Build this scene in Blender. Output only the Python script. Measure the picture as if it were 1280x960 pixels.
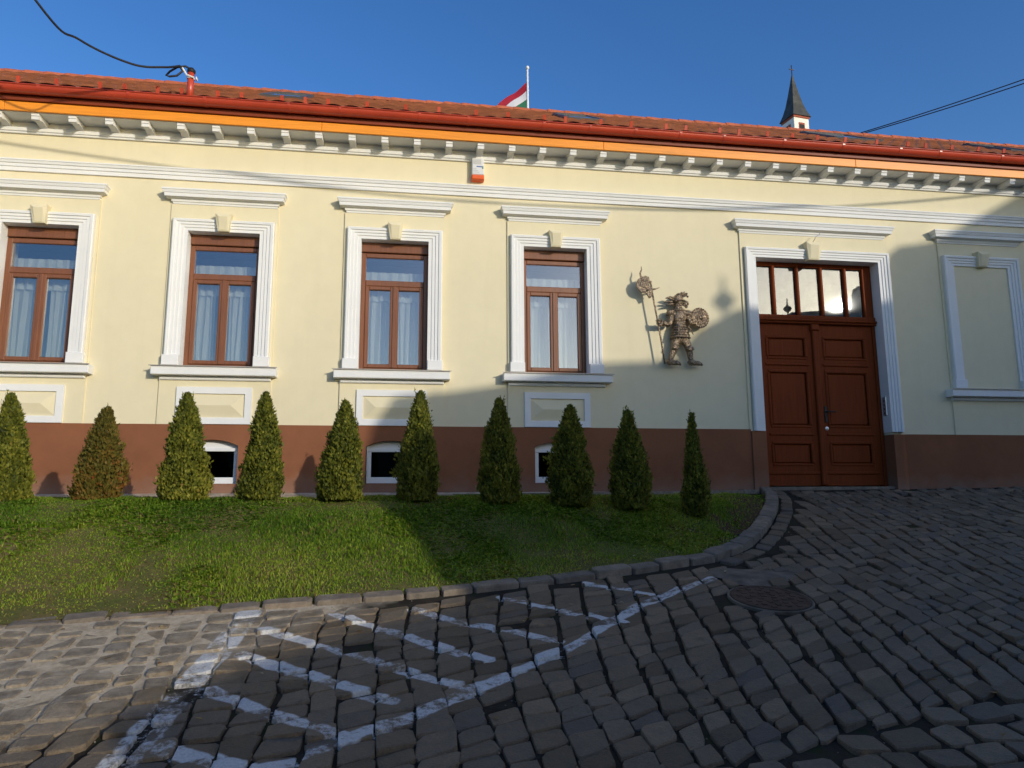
import bpy, bmesh, math, random
import numpy as np
from mathutils import Vector, Matrix
random.seed(7); rng = np.random.default_rng(7)
S = bpy.context.scene
for o in list(bpy.data.objects): bpy.data.objects.remove(o)
COL = S.collection
# ------------------------------------------------------------------ camera, sky, sun, exposure
D = 9.5                                    # metres from the eye to the facade (facade is y = 0, eye level z = 0)
cam = bpy.data.cameras.new('camera'); camo = bpy.data.objects.new('camera', cam); COL.objects.link(camo)
cam.sensor_width = 36; cam.lens = 888 / 1280 * 36; cam.clip_end = 2000; cam.clip_start = .05
cr = Vector((0.98920164, -0.14648136, -0.00482883)); cu = Vector((-0.01767741, -0.15195455, 0.98822939)); cf = Vector((0.14549095, 0.97747277, 0.1529031))
camo.matrix_world = Matrix(((cr.x, cu.x, -cf.x, 0), (cr.y, cu.y, -cf.y, -D), (cr.z, cu.z, -cf.z, 0), (0, 0, 0, 1)))
S.camera = camo
SA, SB = .67, .285                         # towards the sun: (SA, -1, SB)
sun_dir = Vector((SA, -1, SB)).normalized()
EL = math.asin(sun_dir.z); AZ = math.atan2(SA, -1)
w = bpy.data.worlds.new('World'); S.world = w; w.use_nodes = True
nt = w.node_tree; nt.nodes.clear()
sky = nt.nodes.new('ShaderNodeTexSky'); sky.sky_type = 'NISHITA'; sky.sun_disc = False
sky.sun_elevation = EL; sky.sun_rotation = AZ; sky.air_density = 1.0; sky.dust_density = 1.2; sky.ozone_density = 2.5; sky.altitude = 300
bg = nt.nodes.new('ShaderNodeBackground'); bg.inputs[1].default_value = .15
wo = nt.nodes.new('ShaderNodeOutputWorld'); hs = nt.nodes.new('ShaderNodeHueSaturation'); hs.inputs['Saturation'].default_value = 1.27; hs.inputs['Hue'].default_value = .512; nt.links.new(sky.outputs[0], hs.inputs['Color']); nt.links.new(hs.outputs[0], bg.inputs[0]); nt.links.new(bg.outputs[0], wo.inputs[0])
sl = bpy.data.lights.new('sun', 'SUN'); sl.energy = 2.0; sl.angle = math.radians(.53); sl.color = (1, .93, .80)
slo = bpy.data.objects.new('sun', sl); COL.objects.link(slo); slo.rotation_euler = (-sun_dir).to_track_quat('-Z', 'Y').to_euler(); slo.location = (10, -20, 12)
S.view_settings.view_transform = 'Standard'; S.view_settings.look = 'None'; S.view_settings.exposure = .4; S.view_settings.gamma = 1
S.render.engine = 'CYCLES'; S.render.resolution_x = 1024; S.render.resolution_y = 768

# ------------------------------------------------------------------ mesh helpers
class MB:
    def __init__(s): s.v = []; s.f = []
    def add(s, vs, fs):
        n = len(s.v); s.v += [tuple(p) for p in vs]; s.f += [tuple(i + n for i in f) for f in fs]; return s
    def box(s, x0, x1, y0, y1, z0, z1):
        return s.add([(x, y, z) for z in (z0, z1) for y in (y0, y1) for x in (x0, x1)],
                     [(0, 2, 3, 1), (4, 5, 7, 6), (0, 1, 5, 4), (2, 6, 7, 3), (0, 4, 6, 2), (1, 3, 7, 5)])
    def cbox(s, x0, x1, y0, y1, z0, z1, b):       # box with chamfered front (-y) edges
        vs = [(x0, y1, z0), (x1, y1, z0), (x1, y1, z1), (x0, y1, z1), (x0, y0 + b, z0), (x1, y0 + b, z0), (x1, y0 + b, z1), (x0, y0 + b, z1),
              (x0 + b, y0, z0 + b), (x1 - b, y0, z0 + b), (x1 - b, y0, z1 - b), (x0 + b, y0, z1 - b)]
        return s.add(vs, [(3, 2, 1, 0), (0, 1, 5, 4), (1, 2, 6, 5), (2, 3, 7, 6), (3, 0, 4, 7), (4, 5, 9, 8), (5, 6, 10, 9), (6, 7, 11, 10), (7, 4, 8, 11), (8, 9, 10, 11)])
    def tube(s, pts, r, n=8, cap=True):
        pts = [Vector(p) for p in pts]; rs = r if isinstance(r, (list, tuple)) else [r] * len(pts); base = len(s.v); prev = None
        for i, p in enumerate(pts):
            d = (pts[min(i + 1, len(pts) - 1)] - pts[max(i - 1, 0)]).normalized()
            if prev is None: prev = d.orthogonal().normalized()
            u = (prev - d * prev.dot(d)).normalized(); prev = u; q = d.cross(u)
            for k in range(n):
                a = 2 * math.pi * k / n; s.v.append(tuple(p + (u * math.cos(a) + q * math.sin(a)) * rs[i]))
        for i in range(len(pts) - 1):
            for k in range(n):
                k2 = (k + 1) % n; s.f.append((base + i * n + k, base + i * n + k2, base + (i + 1) * n + k2, base + (i + 1) * n + k))
        if cap:
            s.f.append(tuple(base + k for k in range(n))[::-1]); s.f.append(tuple(base + (len(pts) - 1) * n + k for k in range(n)))
        return s
    def lathe(s, prof, n=16, M=None):             # prof (r, h), around local z
        base = len(s.v); M = M or Matrix()
        for r, h in prof:
            for k in range(n):
                a = 2 * math.pi * k / n; s.v.append(tuple(M @ Vector((r * math.cos(a), r * math.sin(a), h))))
        for i in range(len(prof) - 1):
            for k in range(n):
                k2 = (k + 1) % n; s.f.append((base + i * n + k, base + i * n + k2, base + (i + 1) * n + k2, base + (i + 1) * n + k))
        s.f.append(tuple(base + k for k in range(n))[::-1]); s.f.append(tuple(base + (len(prof) - 1) * n + k for k in range(n)))
        return s
    def prism(s, poly, y0, y1):                    # polygon in (x, z), from y0 to y1
        n = len(poly); b = len(s.v)
        s.v += [(x, y0, z) for x, z in poly] + [(x, y1, z) for x, z in poly]
        s.f.append(tuple(range(b, b + n))); s.f.append(tuple(range(b + n, b + 2 * n))[::-1])
        for i in range(n):
            j = (i + 1) % n; s.f.append((b + i, b + n + i, b + n + j, b + j))
        return s
    def build(s, name, m, parent=None, smooth=False, loc=None):
        me = bpy.data.meshes.new(name); v = s.v
        if loc is not None: v = [(p[0] - loc[0], p[1] - loc[1], p[2] - loc[2]) for p in v]
        me.from_pydata(v, [], s.f); me.validate()
        bm = bmesh.new(); bm.from_mesh(me); bmesh.ops.recalc_face_normals(bm, faces=bm.faces); bm.to_mesh(me); bm.free()
        return link(name, me, m, parent, smooth, loc)
def link(name, me, m, parent=None, smooth=False, loc=None):
    if m is not None and not me.materials: me.materials.append(m)
    if smooth: me.polygons.foreach_set('use_smooth', [True] * len(me.polygons))
    o = bpy.data.objects.new(name, me); COL.objects.link(o)
    if loc is not None: o.location = loc
    if parent is not None: o.parent = parent
    return o
def empty(name, loc, label, cat, group=None):
    o = bpy.data.objects.new(name, None); COL.objects.link(o); o.location = loc; o.empty_display_size = .2
    return tag(o, label, cat, group)
def tag(o, label, cat, group=None):
    o['label'] = label; o['category'] = cat
    if group: o['group'] = group
    return o
def kid(mb, name, m, root, smooth=False):          # world-space mesh parented to an empty at root.location
    o = mb.build(name, m, None, smooth); o.parent = root; o.matrix_parent_inverse = Matrix.Translation(root.location).inverted(); return o

# ------------------------------------------------------------------ materials
class NT:
    def __init__(s, name):
        s.m = bpy.data.materials.new(name); s.m.use_nodes = True; s.t = s.m.node_tree; s.b = s.t.nodes['Principled BSDF']; s.out = s.t.nodes['Material Output']
    def n(s, typ, **kw):
        x = s.t.nodes.new(typ)
        for k, v in kw.items():
            if k.startswith('i_'):
                key = k[2:]; x.inputs[int(key) if key.isdigit() else key].default_value = v
            else: setattr(x, k, v)
        return x
    def l(s, a, b): s.t.links.new(a, b)
    def pos(s): return s.n('ShaderNodeNewGeometry').outputs['Position']
    def noise(s, scale, detail=4, rough=.55, vec=None, out='Fac'):
        x = s.n('ShaderNodeTexNoise'); x.inputs['Scale'].default_value = scale; x.inputs['Detail'].default_value = detail; x.inputs['Roughness'].default_value = rough
        s.l(vec if vec is not None else s.pos(), x.inputs['Vector']); return x.outputs[out]
    def ramp(s, fac, stops):
        x = s.n('ShaderNodeValToRGB'); e = x.color_ramp.elements
        while len(e) < len(stops): e.new(.5)
        for i, (p, c) in enumerate(stops): e[i].position = p; e[i].color = c if len(c) == 4 else (*c, 1)
        s.l(fac, x.inputs[0]); return x.outputs[0]
    def mix(s, fac, a, b, mode='MIX'):
        x = s.n('ShaderNodeMix', data_type='RGBA', blend_type=mode)
        for sock, val in ((x.inputs[0], fac), (x.inputs[6], a), (x.inputs[7], b)):
            if isinstance(val, (int, float)): sock.default_value = val
            elif isinstance(val, tuple): sock.default_value = val if len(val) == 4 else (*val, 1)
            else: s.l(val, sock)
        return x.outputs[2]
    def math(s, op, a, b=None, clamp=False):
        x = s.n('ShaderNodeMath', operation=op, use_clamp=clamp)
        for i, val in enumerate((a, b)):
            if val is None: continue
            if isinstance(val, (int, float)): x.inputs[i].default_value = val
            else: s.l(val, x.inputs[i])
        return x.outputs[0]
    def bump(s, h, strength, dist=.01):
        x = s.n('ShaderNodeBump'); x.inputs['Strength'].default_value = strength; x.inputs['Distance'].default_value = dist
        s.l(h, x.inputs['Height']); s.l(x.outputs[0], s.b.inputs['Normal']); return x
def scl(c, k): return tuple(min(1, v * k) for v in c)
def plain(name, col, rough=.7, metal=0, nscale=3., amt=.12, bscale=60., bump=.15, bd=.004, spec=.3):
    q = NT(name); n1 = q.noise(nscale, 5); c = q.ramp(n1, [(.3, scl(col, 1 - amt)), (.7, scl(col, 1 + amt))])
    oi = q.n('ShaderNodeObjectInfo'); k = q.math('MULTIPLY_ADD', oi.outputs['Random'], .10); q.t.nodes[-1].inputs[2].default_value = .95
    x = q.n('ShaderNodeVectorMath', operation='SCALE'); q.l(c, x.inputs[0]); q.l(k, x.inputs[3])
    q.l(x.outputs[0], q.b.inputs['Base Color']); q.b.inputs['Roughness'].default_value = rough; q.b.inputs['Metallic'].default_value = metal
    q.b.inputs['Specular IOR Level'].default_value = spec
    if bump: q.bump(q.noise(bscale, 4), bump, bd)
    return q.m
def wood(name, col, rough=.45, vertical=True, contrast=.3):
    q = NT(name); mp = q.n('ShaderNodeMapping'); q.l(q.pos(), mp.inputs[0]); mp.inputs['Scale'].default_value = (30, 30, 1.6) if vertical else (1.6, 30, 30)
    n1 = q.noise(1.6, 6, .6, mp.outputs[0]); n2 = q.noise(.9, 3)
    c = q.ramp(n1, [(.25, scl(col, 1 - contrast)), (.5, col), (.8, scl(col, 1 + contrast))])
    c = q.mix(.35, c, q.ramp(n2, [(.3, scl(col, .8)), (.7, scl(col, 1.2))]))
    q.l(c, q.b.inputs['Base Color']); q.b.inputs['Roughness'].default_value = rough; q.b.inputs['Specular IOR Level'].default_value = .4
    q.bump(n1, .12, .003); return q.m
CREAM = (.755, .67, .455)
def stucco(name, col):
    q = NT(name); big = q.noise(.55, 5, .6); mid = q.noise(5, 5, .6)
    c = q.ramp(big, [(.3, scl(col, .93)), (.7, scl(col, 1.04))]); c = q.mix(.3, c, q.ramp(mid, [(.3, scl(col, .92)), (.7, scl(col, 1.05))]))
    # faint rain streaks
    mp = q.n('ShaderNodeMapping'); q.l(q.pos(), mp.inputs[0]); mp.inputs['Scale'].default_value = (5, 5, .35)
    st = q.ramp(q.noise(1.2, 5, .65, mp.outputs[0]), [(.50, (1, 1, 1)), (.78, (.95, .945, .935))]); c = q.mix(.6, c, st, 'MULTIPLY')
    q.l(c, q.b.inputs['Base Color']); q.b.inputs['Roughness'].default_value = .9; q.b.inputs['Specular IOR Level'].default_value = .15
    h = q.math('ADD', q.noise(170, 3), q.noise(9, 3)); q.bump(h, .22, .004); return q.m
M_wall = stucco('cream_stucco', CREAM)
M_white = stucco('white_stucco', (.80, .79, .76))
def plinth_mat():
    q = NT('brown_plinth'); col = (.245, .096, .046)
    c = q.ramp(q.noise(1.3, 6, .65), [(.3, scl(col, .85)), (.7, scl(col, 1.15))])
    sx = q.n('ShaderNodeSeparateXYZ'); q.l(q.pos(), sx.inputs[0])
    h = q.math('ADD', sx.outputs[2], q.math('MULTIPLY', q.noise(3.5, 5, .6), .5))
    dirt = q.ramp(h, [(.22, (1, 1, 1)), (.52, (0, 0, 0))])
    c = q.mix(q.math('MULTIPLY', dirt, .45), c, (.30, .22, .17))
    q.l(c, q.b.inputs['Base Color']); q.b.inputs['Roughness'].default_value = .85; q.b.inputs['Specular IOR Level'].default_value = .2
    q.bump(q.math('ADD', q.noise(150, 3), q.noise(12, 3)), .3, .004); return q.m
M_plinth = plinth_mat()
M_board = wood('orange_varnished_board', (.86, .30, .022), .4, False, .25)
M_soffit = wood('red_brown_soffit', (.22, .040, .012), .5, False, .3)
M_gutter = plain('red_gutter_paint', (.50, .062, .028), .32, 0, 2.5, .10, 20, .05, .004, .5)
M_tile = plain('clay_tile', (.27, .098, .048), .8, 0, 2.2, .35, 40, .3, .006)
M_ridge = plain('ridge_clay', (.46, .125, .06), .75, 0, 3, .2, 40, .25, .006)
M_winwood = wood('window_brown', (.205, .078, .036), .35)
M_door = wood('gate_mahogany', (.195, .038, .008), .6, True, .35); M_door.node_tree.nodes['Principled BSDF'].inputs['Specular IOR Level'].default_value = .12
M_dark = plain('dark_interior', (.03, .03, .032), .9, 0, 2, .2, 20, 0)
M_room = plain('room_plaster', (.50, .48, .46), .9, 0, 2, .1, 20, 0)
M_flash = plain('sill_flashing', (.42, .38, .33), .5, .3)
M_pvc = plain('white_frame_paint', (.78, .78, .77), .4, 0, 4, .04, 40, .03)
M_black = plain('black_cable', (.02, .02, .022), .6, 0, 5, .2, 40, 0)
M_iron = plain('dark_iron', (.05, .045, .04), .5, .6, 12, .3, 80, .3)
M_metal = plain('grey_metal', (.55, .56, .57), .35, .8, 6, .1, 40, .05)
def glass(name, refl, tint=(.86, .89, .88), rough=.0, dirt=0, fres=1.6):
    q = NT(name); q.t.nodes.remove(q.b)
    tr = q.n('ShaderNodeBsdfTransparent'); tr.inputs[0].default_value = (*tint, 1)
    gl = q.n('ShaderNodeBsdfGlossy'); gl.inputs['Roughness'].default_value = rough; gl.inputs[0].default_value = (.95, .97, 1, 1)
    bp = q.n('ShaderNodeBump'); bp.inputs['Strength'].default_value = .06; bp.inputs['Distance'].default_value = .01; q.l(q.noise(1.6, 2), bp.inputs['Height']); q.l(bp.outputs[0], gl.inputs['Normal'])
    fr = q.n('ShaderNodeFresnel'); fr.inputs[0].default_value = 1.5
    f = q.math('MULTIPLY_ADD', fr.outputs[0], fres); q.t.nodes[-1].inputs[2].default_value = refl; f = q.math('MINIMUM', f, .95)
    mx = q.n('ShaderNodeMixShader'); q.l(f, mx.inputs[0]); q.l(tr.outputs[0], mx.inputs[1]); q.l(gl.outputs[0], mx.inputs[2]); last = mx.outputs[0]
    if dirt:
        df = q.n('ShaderNodeBsdfDiffuse'); df.inputs[0].default_value = (.5, .5, .48, 1)
        m2 = q.n('ShaderNodeMixShader'); q.l(q.math('MULTIPLY', q.ramp(q.noise(3.5, 6, .7), [(.4, (0, 0, 0)), (.75, (1, 1, 1))]), dirt), m2.inputs[0]); q.l(last, m2.inputs[1]); q.l(df.outputs[0], m2.inputs[2]); last = m2.outputs[0]
    q.l(last, q.out.inputs[0]); return q.m
M_glass = glass('window_glass', .105, fres=1.25); M_transom = glass('transom_glass', .10, (.5, .52, .52), .015, .2, 1.0); M_bglass = glass('basement_glass', .0, (.22, .23, .25), fres=.25)
def curtain_mat():
    q = NT('sheer_curtain'); q.t.nodes.remove(q.b)
    df = q.n('ShaderNodeBsdfDiffuse'); df.inputs[0].default_value = (.82, .82, .80, 1); tl = q.n('ShaderNodeBsdfTranslucent'); tl.inputs[0].default_value = (.8, .8, .78, 1)
    tr = q.n('ShaderNodeBsdfTransparent'); a = q.n('ShaderNodeMixShader'); a.inputs[0].default_value = .3; q.l(df.outputs[0], a.inputs[1]); q.l(tl.outputs[0], a.inputs[2])
    b = q.n('ShaderNodeMixShader'); b.inputs[0].default_value = .86; q.l(tr.outputs[0], b.inputs[1]); q.l(a.outputs[0], b.inputs[2]); q.l(b.outputs[0], q.out.inputs[0]); return q.m
M_curtain = curtain_mat()

# ------------------------------------------------------------------ terrain
KERB = [(-14, -6.0), (-6, -4.85), (-2.55, -4.36), (-1.97, -4.25), (-1.28, -4.16), (-.7, -4.07), (-.09, -3.98), (.58, -3.84), (1.26, -3.66), (2.0, -3.45), (2.82, -3.17), (3.38, -2.74), (3.80, -2.24), (4.18, -1.72), (4.56, -1.16), (4.88, -.6), (5.04, -.08)]
KX = np.array([p[0] for p in KERB]); KY = np.array([p[1] for p in KERB])
def yk(x): return np.interp(x, KX, KY)
def zg(x, y):
    t = np.clip(np.asarray(y, float) + D, -8, 9.6); x = np.asarray(x, float)
    z = -1.6 + .12 * t + np.where(t > 0, .00565 * t * t, 0)
    return z + np.clip(x - 6, 0, 4) * .012 * np.clip((np.asarray(y) + 3) / 3, 0, 1)
def zl(x, y):
    x = np.asarray(x, float); y = np.asarray(y, float); k = yk(x); zk = zg(x, k) + .012
    yt = np.maximum(-2.30, k * .5); d = np.clip((y - k) / np.maximum(yt - k, .01), 0, 1); s = d * d * (3 - 2 * d) * .5 + d * .5
    return zk + (-.045 - zk) * s
def noise2(x, y, f, seed=0):
    x = np.asarray(x) * f; y = np.asarray(y) * f; xi = np.floor(x).astype(np.int64); yi = np.floor(y).astype(np.int64); fx = x - xi; fy = y - yi
    def h(a, b):
        n = (a * 374761393 + b * 668265263 + seed * 144665) & 0xffffffff; n = ((n ^ (n >> 13)) * 1274126177) & 0xffffffff; return ((n ^ (n >> 16)) & 0xffff) / 65535.
    sx = fx * fx * (3 - 2 * fx); sy = fy * fy * (3 - 2 * fy)
    return (h(xi, yi) * (1 - sx) + h(xi + 1, yi) * sx) * (1 - sy) + (h(xi, yi + 1) * (1 - sx) + h(xi + 1, yi + 1) * sx) * sy

# mortar / soil under the setts: pale mortar in the outer strip, its edge slanted to paint the sunlit ground lighter, dark mossy soil elsewhere
def street_mat():
    q = NT('street_joint_soil'); p = q.pos(); sx = q.n('ShaderNodeSeparateXYZ'); q.l(p, sx.inputs[0])
    n1 = q.noise(6, 6, .65); n2 = q.noise(60, 4, .6)
    soil = q.ramp(n1, [(.3, (.020, .016, .011)), (.52, (.045, .036, .026)), (.68, (.030, .038, .012)), (.8, (.11, .10, .085))])
    mort = q.ramp(q.noise(9, 6, .7), [(.28, (.30, .235, .155)), (.55, (.56, .46, .32)), (.8, (.66, .57, .43))])
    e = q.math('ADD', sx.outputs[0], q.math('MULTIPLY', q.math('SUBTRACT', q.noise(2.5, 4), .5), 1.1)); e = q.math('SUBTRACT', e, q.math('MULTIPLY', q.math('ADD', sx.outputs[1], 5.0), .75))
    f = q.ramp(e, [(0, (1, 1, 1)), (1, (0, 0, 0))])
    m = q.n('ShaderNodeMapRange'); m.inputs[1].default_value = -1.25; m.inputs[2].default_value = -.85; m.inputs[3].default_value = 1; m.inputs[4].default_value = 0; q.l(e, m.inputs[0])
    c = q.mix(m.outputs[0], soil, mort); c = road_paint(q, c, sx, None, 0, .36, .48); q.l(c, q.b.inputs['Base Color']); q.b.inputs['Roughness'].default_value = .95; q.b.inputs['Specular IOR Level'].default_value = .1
    q.bump(q.math('ADD', n2, n1), .6, .015); return q.m
xs = np.unique(np.concatenate([np.linspace(-400, -20, 8), np.arange(-20, 20.1, .5), np.linspace(20, 400, 8)]))
ys = np.unique(np.concatenate([np.linspace(-400, -25, 8), np.arange(-25, .51, .25), np.linspace(1, 400, 8)]))
X, Y = np.meshgrid(xs, ys); Z = zg(X, Y) - .018 + .011 * np.clip((-.9 - X + .75 * (Y + 5.0)) / .5, 0, 1) * (Y < -3)
nx, ny = len(xs), len(ys); idx = np.arange(nx * ny).reshape(ny, nx)
me = bpy.data.meshes.new('street'); me.from_pydata(np.stack([X, Y, Z], -1).reshape(-1, 3).tolist(), [], np.stack([idx[:-1, :-1], idx[:-1, 1:], idx[1:, 1:], idx[1:, :-1]], -1).reshape(-1, 4).tolist())
street = link('street', me, None, None, True); street['kind'] = 'structure'

# ------------------------------------------------------------------ cobbles
def road_paint(q, c, sx, r, rk, w0, w1):
    # worn white road paint, laid out in metres on the ground
    flat = q.n('ShaderNodeCombineXYZ'); wob = q.noise(5, 3, .6, None, 'Color'); wv = q.n('ShaderNodeVectorMath', operation='MULTIPLY_ADD'); q.l(wob, wv.inputs[0]); wv.inputs[1].default_value = (.05, .05, 0); 
    ad = q.n('ShaderNodeVectorMath', operation='ADD'); q.l(sx.outputs[0], flat.inputs[0]); q.l(sx.outputs[1], flat.inputs[1]); q.l(flat.outputs[0], wv.inputs[2]); P = wv.outputs[0]
    best = None
    for a, b, wd in PAINT:
        a = (a[0] + .025, a[1] + .025); b = (b[0] + .025, b[1] + .025); dx, dy = b[0] - a[0], b[1] - a[1]; L2 = dx * dx + dy * dy
        s1 = q.n('ShaderNodeVectorMath', operation='SUBTRACT'); q.l(P, s1.inputs[0]); s1.inputs[1].default_value = (*a, 0)
        dt = q.n('ShaderNodeVectorMath', operation='DOT_PRODUCT'); q.l(s1.outputs[0], dt.inputs[0]); dt.inputs[1].default_value = (dx / L2, dy / L2, 0)
        cl = q.n('ShaderNodeClamp'); q.l(dt.outputs['Value'], cl.inputs[0])
        ma = q.n('ShaderNodeVectorMath', operation='SCALE'); ma.inputs[0].default_value = (dx, dy, 0); q.l(cl.outputs[0], ma.inputs[3])
        ds = q.n('ShaderNodeVectorMath', operation='DISTANCE'); q.l(s1.outputs[0], ds.inputs[0]); q.l(ma.outputs[0], ds.inputs[1])
        k = q.math('SUBTRACT', ds.outputs['Value'], wd); best = k if best is None else q.math('MINIMUM', best, k)
    inside = q.n('ShaderNodeMapRange'); inside.inputs[1].default_value = -.006; inside.inputs[2].default_value = .006; inside.inputs[3].default_value = 1; inside.inputs[4].default_value = 0; q.l(best, inside.inputs[0])
    wear = q.math('ADD', q.noise(20, 6, .75), q.math('MULTIPLY', r, rk) if rk else 0); worn = q.ramp(wear, [(w0, (1, 1, 1)), (w1, (.0, .0, .0))]); n2 = q.noise(90, 5, .65)
    pm = q.math('MULTIPLY', inside.outputs[0], worn)
    c = q.mix(pm, c, q.ramp(n2, [(.3, (.50, .49, .47)), (.7, (.72, .71, .68))]))
    return c
PAINT = []
def seg(w, *pts):
    for a, b in zip(pts[:-1], pts[1:]): PAINT.append((a, b, w))
seg(.080, (-1.05, -4.22), (-1.11, -5.1), (-1.18, -6.05), (-1.22, -6.8))
seg(.046, (2.57, -3.65), (1.72, -4.27), (1.08, -4.94), (.51, -5.41), (-.04, -5.84), (-.43, -6.1), (-1.0, -6.4))
seg(.040, (-.91, -4.52), (.35, -5.49)); seg(.042, (-.48, -4.25), (.18, -4.88), (.5, -5.13)); seg(.042, (.06, -4.22), (.47, -4.57), (.98, -4.86))
seg(.034, (.72, -4.03), (1.5, -4.6)); seg(.042, (-.95, -4.91), (-.05, -5.61)); seg(.040, (-1.04, -5.37), (-.22, -5.98)); seg(.05, (-1.04, -5.96), (-.5, -6.25)); seg(.035, (1.45, -3.75), (1.95, -4.05))
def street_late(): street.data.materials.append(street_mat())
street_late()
def sett_mat():
    q = NT('basalt_sett'); p = q.pos(); sx = q.n('ShaderNodeSeparateXYZ'); q.l(p, sx.inputs[0])
    at = q.n('ShaderNodeAttribute', attribute_name='rnd'); r = at.outputs['Fac']
    base = q.ramp(r, [(0, (.120, .087, .052)), (.3, (.185, .135, .083)), (.6, (.155, .120, .083)), (.85, (.235, .172, .106)), (1, (.118, .097, .077))])
    n1 = q.noise(14, 6, .65); n2 = q.noise(90, 5, .65)
    c = q.mix(.55, base, q.ramp(n1, [(.25, (.45, .43, .40)), (.5, (1, 1, 1)), (.75, (1.5, 1.46, 1.38))]), 'MULTIPLY')
    c = q.mix(.35, c, q.ramp(n2, [(.3, (.5, .5, .5)), (.7, (1.4, 1.4, 1.4))]), 'MULTIPLY')
    # pale dust and mortar smears, spread along the kerb to paint sunlit setts brighter
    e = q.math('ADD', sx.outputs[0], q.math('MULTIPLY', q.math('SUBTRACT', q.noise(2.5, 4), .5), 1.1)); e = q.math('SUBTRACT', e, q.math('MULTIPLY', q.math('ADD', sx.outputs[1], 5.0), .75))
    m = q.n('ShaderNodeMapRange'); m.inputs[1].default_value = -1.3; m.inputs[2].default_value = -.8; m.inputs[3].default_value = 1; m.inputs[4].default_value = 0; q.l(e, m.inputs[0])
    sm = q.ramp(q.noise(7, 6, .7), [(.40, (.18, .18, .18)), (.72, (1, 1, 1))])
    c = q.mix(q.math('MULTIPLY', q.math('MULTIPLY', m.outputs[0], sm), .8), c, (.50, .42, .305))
    moss = q.ramp(q.noise(3.3, 6, .7), [(.60, (0, 0, 0)), (.72, (1, 1, 1))]); c = q.mix(q.math('MULTIPLY', moss, .35), c, (.045, .05, .02))
    c = road_paint(q, c, sx, r, .26, .60, .78)
    q.l(c, q.b.inputs['Base Color']); q.b.inputs['Specular IOR Level'].default_value = .35
    q.l(q.ramp(n1, [(.3, (.55,) * 3), (.7, (.8,) * 3)]), q.b.inputs['Roughness'])
    q.bump(q.math('ADD', q.math('MULTIPLY', n1, 1.5), n2), .8, .012); return q.m
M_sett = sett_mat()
def sett_verts(c4, z0, tilt):
    # c4: four (x, y) corners; returns rings of 8 verts
    c = np.array(c4); cen = c.mean(0); o8 = []
    for i in range(4):
        p, pv, nxt = c[i], c[i - 1], c[(i + 1) % 4]; k = random.uniform(.06, .17)
        o8.append(p + (pv - p) * k + rng.normal(0, .0035, 2)); o8.append(p + (nxt - p) * random.uniform(.06, .17) + rng.normal(0, .004, 2))
    o8 = np.array(o8); rings = []
    for sc, dz in ((1.0, -.075), (1.0, -.0095), (.965, -.0015), (.82, .0)):
        q = cen + (o8 - cen) * sc; h = z0 + dz + (q - cen) @ tilt + rng.normal(0, .0014, 8) * (dz > -.05)
        rings.append(np.column_stack([q, h]))
    return np.concatenate(rings)
SF = [(r * 8 + k, r * 8 + (k + 1) % 8, (r + 1) * 8 + (k + 1) % 8, (r + 1) * 8 + k) for r in range(3) for k in range(8)] + [tuple(range(24, 32))]
MANH = (2.79, -4.2); PATCH = (2.95, -3.62)
def in_b(x, y): return (y < -6.21 + (x - 1.96) * .30 and x > 1.25) 
quads = []
def course_x(u, y):                        # course line u (metres at y = -6) fanning towards the gate
    th = np.interp(u, [-3, -1.2, 0, 2.5, 5, 9], [-3, -2, 1, 11, 12, 4]); return u + math.tan(math.radians(th)) * (y + 6) + .05 * math.sin(y * 1.7 + u) + .014 * math.sin(y * 4.3 + u * 9)
def slope_c(x, y): return np.interp(x, [-3, -1.2, 0, 2.5, 6], [.08, .16, .38, .48, .40]) * np.interp(y, [-6, -4.4, -2.2, 0], [1, 1, .45, .10])
u = -5.2
while u < 11:
    wd = random.uniform(.150, .200); s = -8.6 + random.uniform(0, .2)
    while s < .1:
        ln = random.choice((random.uniform(.09, .13), random.uniform(.13, .17), random.uniform(.13, .17), random.uniform(.16, .22))); y0, y1 = s, s + ln; s = y1
        g = random.uniform(.004, .010) if u > -1.2 else random.uniform(.014, .024)
        xl0, xr0, xl1, xr1 = course_x(u, y0), course_x(u + wd, y0), course_x(u + wd, y1), course_x(u, y1)
        xc = (xl0 + xr0 + xl1 + xr1) / 4; yc = (y0 + y1) / 2; sl_ = slope_c(xc, yc) + random.gauss(0, .035)
        c4 = [(xl0, y0 + sl_ * (xl0 - xc)), (xr0, y0 + sl_ * (xr0 - xc)), (xl1, y1 + sl_ * (xl1 - xc)), (xr1, y1 + sl_ * (xr1 - xc))]
        cen = np.mean(c4, 0); c4 = [tuple(np.array(p) + (cen - p) / max(np.linalg.norm(cen - p), 1e-6) * g * 1.15 + rng.normal(0, .0065, 2)) for p in c4]
        quads.append(c4)
    u += wd
keep = []
for c4 in quads:
    x, y = np.mean(c4, 0)
    if y > -.13 or (x < 5.05 and y > yk(x) - .10) or in_b(x, y): continue
    if 2.9 < x < 5.5 and min(math.hypot(x - ax - (bx - ax) * t, y - ay - (by - ay) * t) for (ax, ay), (bx, by) in zip(KERB[10:-1], KERB[11:]) for t in [min(1, max(0, ((x - ax) * (bx - ax) + (y - ay) * (by - ay)) / ((bx - ax) ** 2 + (by - ay) ** 2)))]) < .25: continue
    if math.hypot(x - MANH[0], y - MANH[1]) < .365 or math.hypot((x - PATCH[0]) / .36, (y - PATCH[1]) / .2) < 1: continue
    if random.random() < .006: continue
    keep.append(c4)
yb = -9.0                                   # larger loose-jointed setts at the street's other edge
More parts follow.
